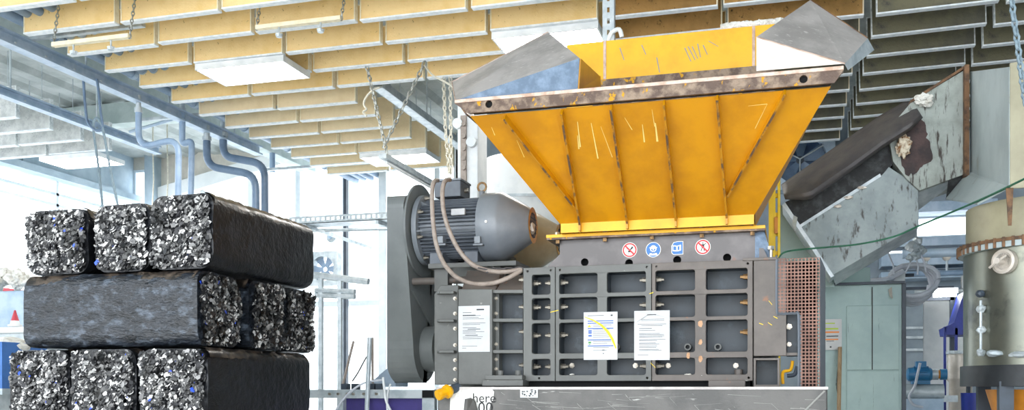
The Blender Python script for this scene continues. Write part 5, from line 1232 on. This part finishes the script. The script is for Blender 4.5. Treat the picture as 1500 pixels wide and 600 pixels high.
MB().lathe((tc_.x, 6.9, zlow), (0, 0, 1), [(0, .53), (zring-.035-zlow, .53)], 64).build('lower_tank', 'tank_lower', si, smooth=True)
MB().lathe((tc_.x, 6.9, zlow-.02), (0, 0, 1), [(-.03, .535), (-.03, .55), (.10, .55), (.10, .531)], 64).build('bottom_ring', 'tank_dark_reflection', si, smooth=True)  # black band with the tank's dark lower reflection put into its colour
MB().lathe((tc_.x, 6.9, .55), (0, 0, 1), [(0, .10), (zlow-.62, .40)], 48).build('cone', 'orange_paint', si, smooth=True)
for k in range(4):
    an = math.radians(45+90*k); q = Vector((tc_.x+.5*math.cos(an), 6.9+.5*math.sin(an), 0)); MB().box(q.x-.04, q.x+.04, q.y-.04, q.y+.04, 0, zlow-.02).build('leg', 'dark_steel', si)
# hatch with handwheel
def on_tank(px, py, r):
    u = (px-750)/F; v = (HOR-py)/F; d = Vector((-SA+u*CA, CA+u*SA, v)); ox, oy = -tc_.x, -6.9
    a = d.x**2+d.y**2; b = 2*(ox*d.x+oy*d.y); c = ox*ox+oy*oy-r*r; t_ = (-b-math.sqrt(max(0, b*b-4*a*c)))/(2*a); return Vector((d.x*t_, d.y*t_, EYE+d.z*t_))
q = on_tank(1473, 383, .53); nd = Vector((q.x-tc_.x, q.y-6.9, 0)).normalized()
hw = MB().lathe(q-nd*.02, nd, [(0, .075), (.05, .075), (.055, .06), (.05, .05)], 28).build('hatch_ring', 'plate_bright', si, smooth=True)
MB().lathe(q+nd*.01, nd, [(0, .052), (.02, .05)], 24).build('hatch_glass', 'dark_steel', hw, smooth=True)
MB().cyl(q+nd*.03, q+nd*.09, .018, n=12).build('hatch_knob', 'plate_bright', hw)
e = nd.cross(Vector((0, 0, 1))); MB().tube([q+nd*.07-e*.05+Vector((0, 0, .03)), q+nd*.075, q+nd*.07+e*.06-Vector((0, 0, .035))], .008, 8).build('hatch_lever', 'plate_bright', hw)
for (px, py) in ((1440, 430), (1441, 452), (1441, 483), (1441, 516)):
    q = on_tank(px, py, .53); nd = Vector((q.x-tc_.x, q.y-6.9, 0)).normalized(); MB().blob(q+nd*.02, .028, px+py, .3, 2, (1, 1, .9)).build('latch', 'dark_steel' if py < 440 else 'galv', si)
q0 = on_tank(1441, 440, .53); q1 = on_tank(1441, 520, .53); MB().tube([q0+Vector((-.02, -.02, 0)), q1+Vector((-.02, -.02, 0))], .008, 8).build('latch_bar', 'galv', si)
for (px, py) in ((1460, 517), (1494, 519)): q = on_tank(px, py, .53); nd = Vector((q.x-tc_.x, q.y-6.9, 0)).normalized(); MB().blob(q+nd*.02, .035, px, .3, 2, (1.5, 1, .6)).build('clasp', 'galv', si)

# cabinet
cb = thing('steel_cabinet', 'pale green steel cabinet with dark run marks below the chute', 'cabinet', Vector((atX(1262, 8.3), 8.6, 0)))
x0, x1 = atX(1196, 8.3), atX(1321, 8.3); zc0 = zpx(1262, 417, 8.3)
MB().box(x0, x1, 8.3, 9.0, 0, zc0).build('body', 'cabinet_green', cb, bevel=.006)
MB().box(atX(1240, 8.29), atX(1317, 8.29), 8.285, 8.3, zpx(1280, 541, 8.29), zpx(1280, 447, 8.29)).build('door_panel', 'cabinet_green', cb, bevel=.003)
MB().box(atX(1240, 8.29), atX(1317, 8.29), 8.288, 8.3, .3, zpx(1280, 543, 8.29)).build('door_panel', 'cabinet_green', cb, bevel=.003)
MB().box(x0+.02, x1+.02, 8.26, 8.3, zc0, zc0+.02).build('top_trim', 'dark_steel', cb)
MB().box(atX(1277, 8.28), atX(1278.5, 8.28), 8.281, 8.285, zpx(1278, 541, 8.28), zpx(1278, 420, 8.28)).build('joint', 'ink_black', cb)
MB().box(x1-.0, x1+.03, 8.28, 8.36, 0, zc0).build('corner_strip', 'dark_steel', cb)
MB().box(atX(1228, 8.6), atX(1275, 8.6), 8.6, 8.9, zc0+.02, zpx(1250, 392, 8.6)).build('top_box', 'cabinet_green', cb, bevel=.004)
rs = random.Random(3)
notice('notice_sheet', 1208, 467, 1233, 512, 8.283, 'white notice with lime and orange lines on the pale green cabinet', 'colour')
tag(MB().cyl(at(1228, 640, 8.1), at(1230.5, 508, 8.22), .016, n=10).build('broom_handle', 'wood_pole', smooth=True), 'wooden pole leaning against the pale green cabinet', 'pole')
tag(MB().sheet([at(1301, 424, 8.27), at(1306, 420, 8.24), at(1307, 437, 8.22), at(1303, 433, 8.25)], .004).build('foil_scrap', 'plate_bright'), 'foil scrap hanging over the top edge of the cabinet', 'scrap')
# hose coil and boxes on the cabinet
t = thing('hose_coil', 'grey hose wound into a coil beside the pale green cabinet', 'hose', at(1334, 432, 8.75))
c_ = at(1336, 411, 8.75); pts = []
for a in range(16*5+1):
    k = a/16; an = a*.3927; pts.append(c_+Vector(((.19-.006*k)*math.cos(an)+.012*math.sin(an*2+k), (k-2.5)*.045, (.125+.008*k)*math.sin(an)-.006*k)))
MB().tube(pts, .020, 8).build('coil', 'hose_grey', t, smooth=True)
MB().cyl((x1+.028, 8.8, zpx(1322, 403, 8.8)), (c_.x+.02, 8.8, zpx(1322, 403, 8.8)), .014, n=8).build('peg', 'dark_steel', t)
tag(MB().tube(smooth_path([at(1275, 411, 8.45), at(1296, 409, 8.45), at(1308, 405, 8.5), at(1322, 397, 8.62)], 6), .020, 8).build('hose', 'hose_grey', smooth=True), 'grey hose lying across the cabinet top towards the coil', 'hose')
t = thing('junction_box', 'small white junction box on the cabinet top beside the hose coil', 'junction box', at(1316, 410, 8.8)); q = at(1316, 408, 8.8); MB().box(q.x-.05, q.x+.05, 8.75, 8.85, q.z-.05, q.z+.05).build('box', 'white_paint', t, bevel=.006); MB().box(q.x-.04, q.x+.04, 8.742, 8.75, q.z-.04, q.z+.04).build('cover', 'white_paint', t)
t = thing('spot_lamp_cluster', 'cluster of silver clamps and bulbs under the end of the chute', 'clamps', at(1342, 372, 8.4))
for (px, py, r) in ((1336, 362, .045), (1344, 354, .04), (1351, 366, .035), (1341, 374, .04), (1334, 377, .03)): MB().blob(at(px, py, 8.4), r, px, .5, 2).build('clamp', 'galv', t)
MB().tube([at(1341, 330, 8.4), at(1342, 372, 8.4)], .012, 6).build('stem', 'galv', t)
for (x0_, y0_, x1_, y1_) in ((1336, 372, 1326, 400), (1342, 376, 1344, 402), (1348, 370, 1356, 398), (1302, 372, 1310, 402)): MB().tube([at(x0_, y0_, 8.45), at((x0_+x1_)/2+2, (y0_+y1_)/2, 8.45), at(x1_, y1_, 8.45)], .007, 6).build('wire', 'hose_grey', t)
for i, (px, py) in enumerate(((1357, 377), (1387, 376))):
    q = at(px, py, 11.2); t = thing('round_gauge', ['round silver gauge on a pipe between the hose coil and the silo', 'round silver gauge on a pipe close to the silo'][i], 'gauge', q)
    MB().lathe(q+Vector((0, .04, 0)), (0, -1, 0), [(0, .04), (.05, .04), (.055, .03)], 18).build('dial', 'plate_bright', t, smooth=True); MB().cyl(q, Vector((q.x, q.y, zpx(px, 402, 11.2))), .012, n=8).build('stem', 'galv', t)
# pipework behind
for i, (py, r, x0_, x1_, m) in enumerate(((402, .03, 1322, 1424, 'pipe_blue'), (372, .05, 1322, 1424, 'galv_blue'), (427, .02, 1340, 1395, 'galv'))):
    q0 = at(x0_, py, 11.2); q1 = Vector((XR, 11.2, q0.z)); tag(MB().cyl(q0, q1, r, n=12).build('level_pipe', m, smooth=True), ['level blue pipe under the round gauges', 'thick level pipe behind the round gauges', 'thin level pipe above the tube lamp'][i], 'pipe')
# steel frame, tube lamp
fr = thing('steel_portal', 'dark steel portal frame between the cabinet and the silo', 'frame', Vector((atX(1370, 10.5), 10.5, 0)))
MB().box(atX(1392, 10.5), atX(1398, 10.5), 10.5, 10.56, 0, zpx(1395, 422, 10.5)).build('post', 'dark_steel', fr)
MB().box(atX(1323, 10.5), atX(1398, 10.5), 10.5, 10.56, zpx(1360, 440, 10.5), zpx(1360, 432, 10.5)).build('lintel', 'dark_steel', fr)
MB().box(atX(1322, 10.5), atX(1398, 10.5), 10.52, 10.56, zpx(1360, 423, 10.5), zpx(1360, 419, 10.5)).build('lintel', 'dark_steel', fr)
MB().box(atX(1323, 10.5), atX(1327, 10.5), 10.5, 10.56, 0, zpx(1395, 422, 10.5)).build('post', 'dark_steel', fr)
t = thing('tube_lamp', 'bright fluorescent tube lamp on the dark portal frame', 'lamp', at(1384, 431, 10.3)); q0 = at(1364, 429, 10.35); q1 = at(1404, 430, 10.35)
MB().box(q0.x, q1.x, 10.36, 10.42, q0.z, q0.z+.05).build('housing', 'white_paint', t); MB().cyl(q0+Vector((.02, 0, -.01)), Vector((q1.x-.02, 10.35, q0.z-.01)), .03, n=12).build('tube', 'tube_white', t, smooth=True, label='glowing tube')
bf = thing('blue_canopy', 'blue steel frame with a sloping blue hood beside the silo', 'frame', Vector((atX(1400, 10.0), 10.0, 0)))
MB().box(atX(1383, 10), atX(1386, 10), 10, 10.05, 0, zpx(1385, 478, 10)).build('post', 'deep_blue', bf)
MB().box(atX(1399, 10), atX(1403, 10), 10, 10.05, 0, zpx(1400, 480, 10)).build('post', 'deep_blue', bf)
MB().prism([at(1386, 490, 10), at(1422, 490, 10), at(1422, 425, 10), at(1412, 427, 10), at(1398, 472, 10), at(1384, 479, 10)], (0, .4, 0)).build('hood', 'deep_blue', bf)
t = thing('dark_post', 'dark steel upright right beside the silo', 'post', Vector((atX(1419, 8.6), 8.6, 0))); MB().box(atX(1417, 8.6), atX(1421.5, 8.6), 8.6, 8.66, 0, zpx(1419, 385, 8.6)).build('shaft', 'dark_steel', t); q = at(1416, 413, 8.58); MB().box(q.x-.04, q.x+.03, 8.54, 8.6, q.z-.05, q.z+.05).build('switch_box', 'white_paint', t)
# grey wall panels behind
t = thing('wall_cabinet', 'grey sectional cabinet standing behind the portal frame', 'cabinet', Vector((atX(1332, 13), 13.0, 0)))
MB().box(atX(1312, 13), atX(1352, 13), 13.0, 13.5, 0, zpx(1332, 440, 13)).build('body', 'wall_grey', t)
for py in (480, 494, 512): q = at(1332, py, 13); MB().box(atX(1312, 13), atX(1352, 13), 12.97, 13.0, q.z-.015, q.z+.015).build('rail', 'galv', t)
t = thing('scuffed_partition', 'tall off-white panel with scuffs behind the blue motor', 'panel', Vector((atX(1372, 13.4), 13.4, 0)))
MB().box(atX(1352, 13.4), atX(1393, 13.4), 13.4, 13.5, 0, zpx(1370, 437, 13.4)).build('sheet', 'white_paint', t, bevel=.01); MB().box(atX(1400, 13.4), atX(1425, 13.4), 13.4, 13.5, 0, zpx(1410, 437, 13.4)).build('sheet', 'white_paint', t, bevel=.01)
# blue motor and pump
Yp = 9.6
t = thing('pump_motor', 'small blue electric motor with orange coupling behind the cabinet', 'motor', at(1347, 560, Yp))
ctr = at(1347, 548, Yp); xa = atX(1328, Yp); xb = atX(1365, Yp)
MB().lathe((xa, Yp, ctr.z), (1, 0, 0), [(0, .045), (.012, .06), (.05, .066), (xb-xa-.02, .066), (xb-xa, .05)], 28).build('body', 'blue_paint', t, smooth=True)
fn = MB()
for k in range(18):
    an = k*math.pi/9; d = Vector((0, math.cos(an), math.sin(an))); e_ = Vector((0, -d.z, d.y))*.003; c0 = Vector((xa+.06, Yp, ctr.z)); c1 = Vector((xb-.03, Yp, ctr.z)); fn.prism([c0+d*.06-e_, c1+d*.06-e_, c1+d*.076-e_, c0+d*.076-e_], e_*2)
fn.build('fins', 'blue_paint', t, kind='stuff')
q = at(1349, 533, Yp-.02); MB().box(q.x-.045, q.x+.045, Yp-.05, Yp+.04, ctr.z+.06, ctr.z+.12).build('terminal_box', 'blue_paint', t, bevel=.006)
MB().cyl((xb, Yp, ctr.z), (atX(1374, Yp), Yp, ctr.z), .05, n=20).build('adapter', 'galv', t, smooth=True); MB().cyl((atX(1369, Yp), Yp, ctr.z), (atX(1377, Yp), Yp, ctr.z), .04, n=20).build('coupling', 'orange_paint', t); MB().cyl((atX(1377, Yp), Yp, ctr.z), (atX(1387, Yp), Yp, ctr.z), .05, n=20).build('gear_head', 'blue_paint', t, smooth=True)
MB().box(xa+.04, xb-.02, Yp-.06, Yp+.06, ctr.z-.09, ctr.z-.055).build('foot', 'blue_paint', t)
t = thing('pump_unit', 'grey horizontal pump vessel carrying the small blue motor', 'pump', at(1355, 600, Yp))
q = at(1350, 569, Yp); MB().cyl((atX(1320, Yp), Yp, q.z-.03), (atX(1382, Yp), Yp, q.z-.03), .075, n=24).build('vessel', 'galv', t, smooth=True); MB().box(atX(1322, Yp), atX(1380, Yp), Yp-.1, Yp+.1, 0, q.z-.09).build('plinth', 'galv_blue', t)
MB().box(atX(1380, Yp), atX(1402, Yp), Yp-.05, Yp+.05, q.z-.12, q.z-.06).build('skid', 'galv', t)
t = thing('blower_drum', 'upright ribbed silver drum beside the pump', 'drum', Vector((atX(1407, 9.8), 9.8, 0)))
q = at(1407, 515, 9.8); MB().lathe((q.x, 9.8, 0), (0, 0, 1), [(0, .10), (q.z-.28, .10), (q.z-.26, .115)]+[(q.z-.24+i*.025, .115-.006*(i % 2)) for i in range(9)]+[(q.z, .10)], 28).build('drum', 'plate_bright', t, smooth=True)
MB().lathe((q.x, 9.8, q.z-.02), (0, 0, 1), [(0, .125), (.03, .125)], 28).build('lid', 'galv', t)
cable('motor_lead', [(1348, 531), (1344, 548), (1340, 565), (1332, 580), (1338, 592), (1352, 596)], Yp-.12, .012, 'pale lead looping down from the small blue motor', 'hose_grey')
# blue tub and hopper foot below the silo
t = thing('blue_tub', 'small dark blue tub below the silo', 'tub', at(1432, 600, 8.2)); q = at(1432, 575, 8.2); MB().lathe((q.x, 8.2, .9), (0, 0, 1), [(0, .10), (q.z-.9, .12), (q.z-.9, .11), (.05, .09)], 24, False).build('wall', 'deep_blue', t, smooth=True); MB().lathe((q.x, 8.2, .9), (0, 0, 1), [(0, .10), (.02, .1)], 24).build('bottom', 'deep_blue', t)
tag(MB().box(q.x-.2, q.x+.2, 8.0, 8.4, 0, .9).build('tub_stand', 'dark_steel', bevel=.01), 'dark steel stand under the small blue tub', 'stand')
# fan high on the back wall
Yw = YB-.35
t = thing('wall_fan', 'large dark blue wall fan high on the back wall above the chute', 'fan', at(1172, 240, Yw)); c_ = at(1172, 232, Yw); rw = .42
MB().plate([(c_.x-.55, c_.z-.5), (c_.x+.55, c_.z-.5), (c_.x+.55, c_.z+.5), (c_.x-.55, c_.z+.5)], [[(c_.x+rw*math.cos(k*.2618), c_.z+rw*math.sin(k*.2618)) for k in range(24)]], Yw, Yw+.3).build('housing', 'galv_blue', t)
MB().lathe((c_.x, Yw+.25, c_.z), (0, 1, 0), [(0, .44), (.02, .44)], 24).build('back_disc', 'fan_blue', t)
for k in range(5):
    an = k*1.2566+.3; d = Vector((math.cos(an), 0, math.sin(an))); e_ = Vector((-d.z, 0, d.x)); MB().prism([c_+d*.05-e_*.04+Vector((0, .12, 0)), c_+d*.40-e_*.14+Vector((0, .18, 0)), c_+d*.40+e_*.14+Vector((0, .08, 0)), c_+d*.05+e_*.04+Vector((0, .1, 0))], (0, .012, 0)).build('blade', 'pipe_dark', t)
MB().lathe((c_.x, Yw+.08, c_.z), (0, 1, 0), [(0, .06), (.1, .07)], 16).build('hub', 'dark_steel', t)
for an in (.5, 2.6, 4.7): d = Vector((math.cos(an), 0, math.sin(an))); MB().cyl(c_+Vector((0, .03, 0)), c_+d*rw+Vector((0, .03, 0)), .012, n=6).build('guard_spoke', 'galv', t)
# green rope, chain
tag(MB().tube(smooth_path([at(1138, 384, 7.2), at(1146, 371, 7.2), at(1165, 366, 7.25), at(1210, 362, 7.3), at(1260, 357, 7.3), at(1310, 346, 7.3), at(1345, 331, 7.2), at(1400, 308, 6.9), at(1450, 286, 6.5), at(1500, 262, 6.1), at(1530, 247, 5.9)], 8), .0065, 8).build('green_rope', 'rope_green', smooth=True), 'thin green rope strung across the chute and silo', 'rope')
tag(chain(MB(), [at(1477, -60, 5.6), at(1484, 20, 5.6), at(1490, 60, 5.6), at(1497, 115, 5.6), at(1502, 150, 5.6)], .05, .008).build('hanging_chain', 'sling'), 'grey chain hanging in front of the silo head', 'chain')
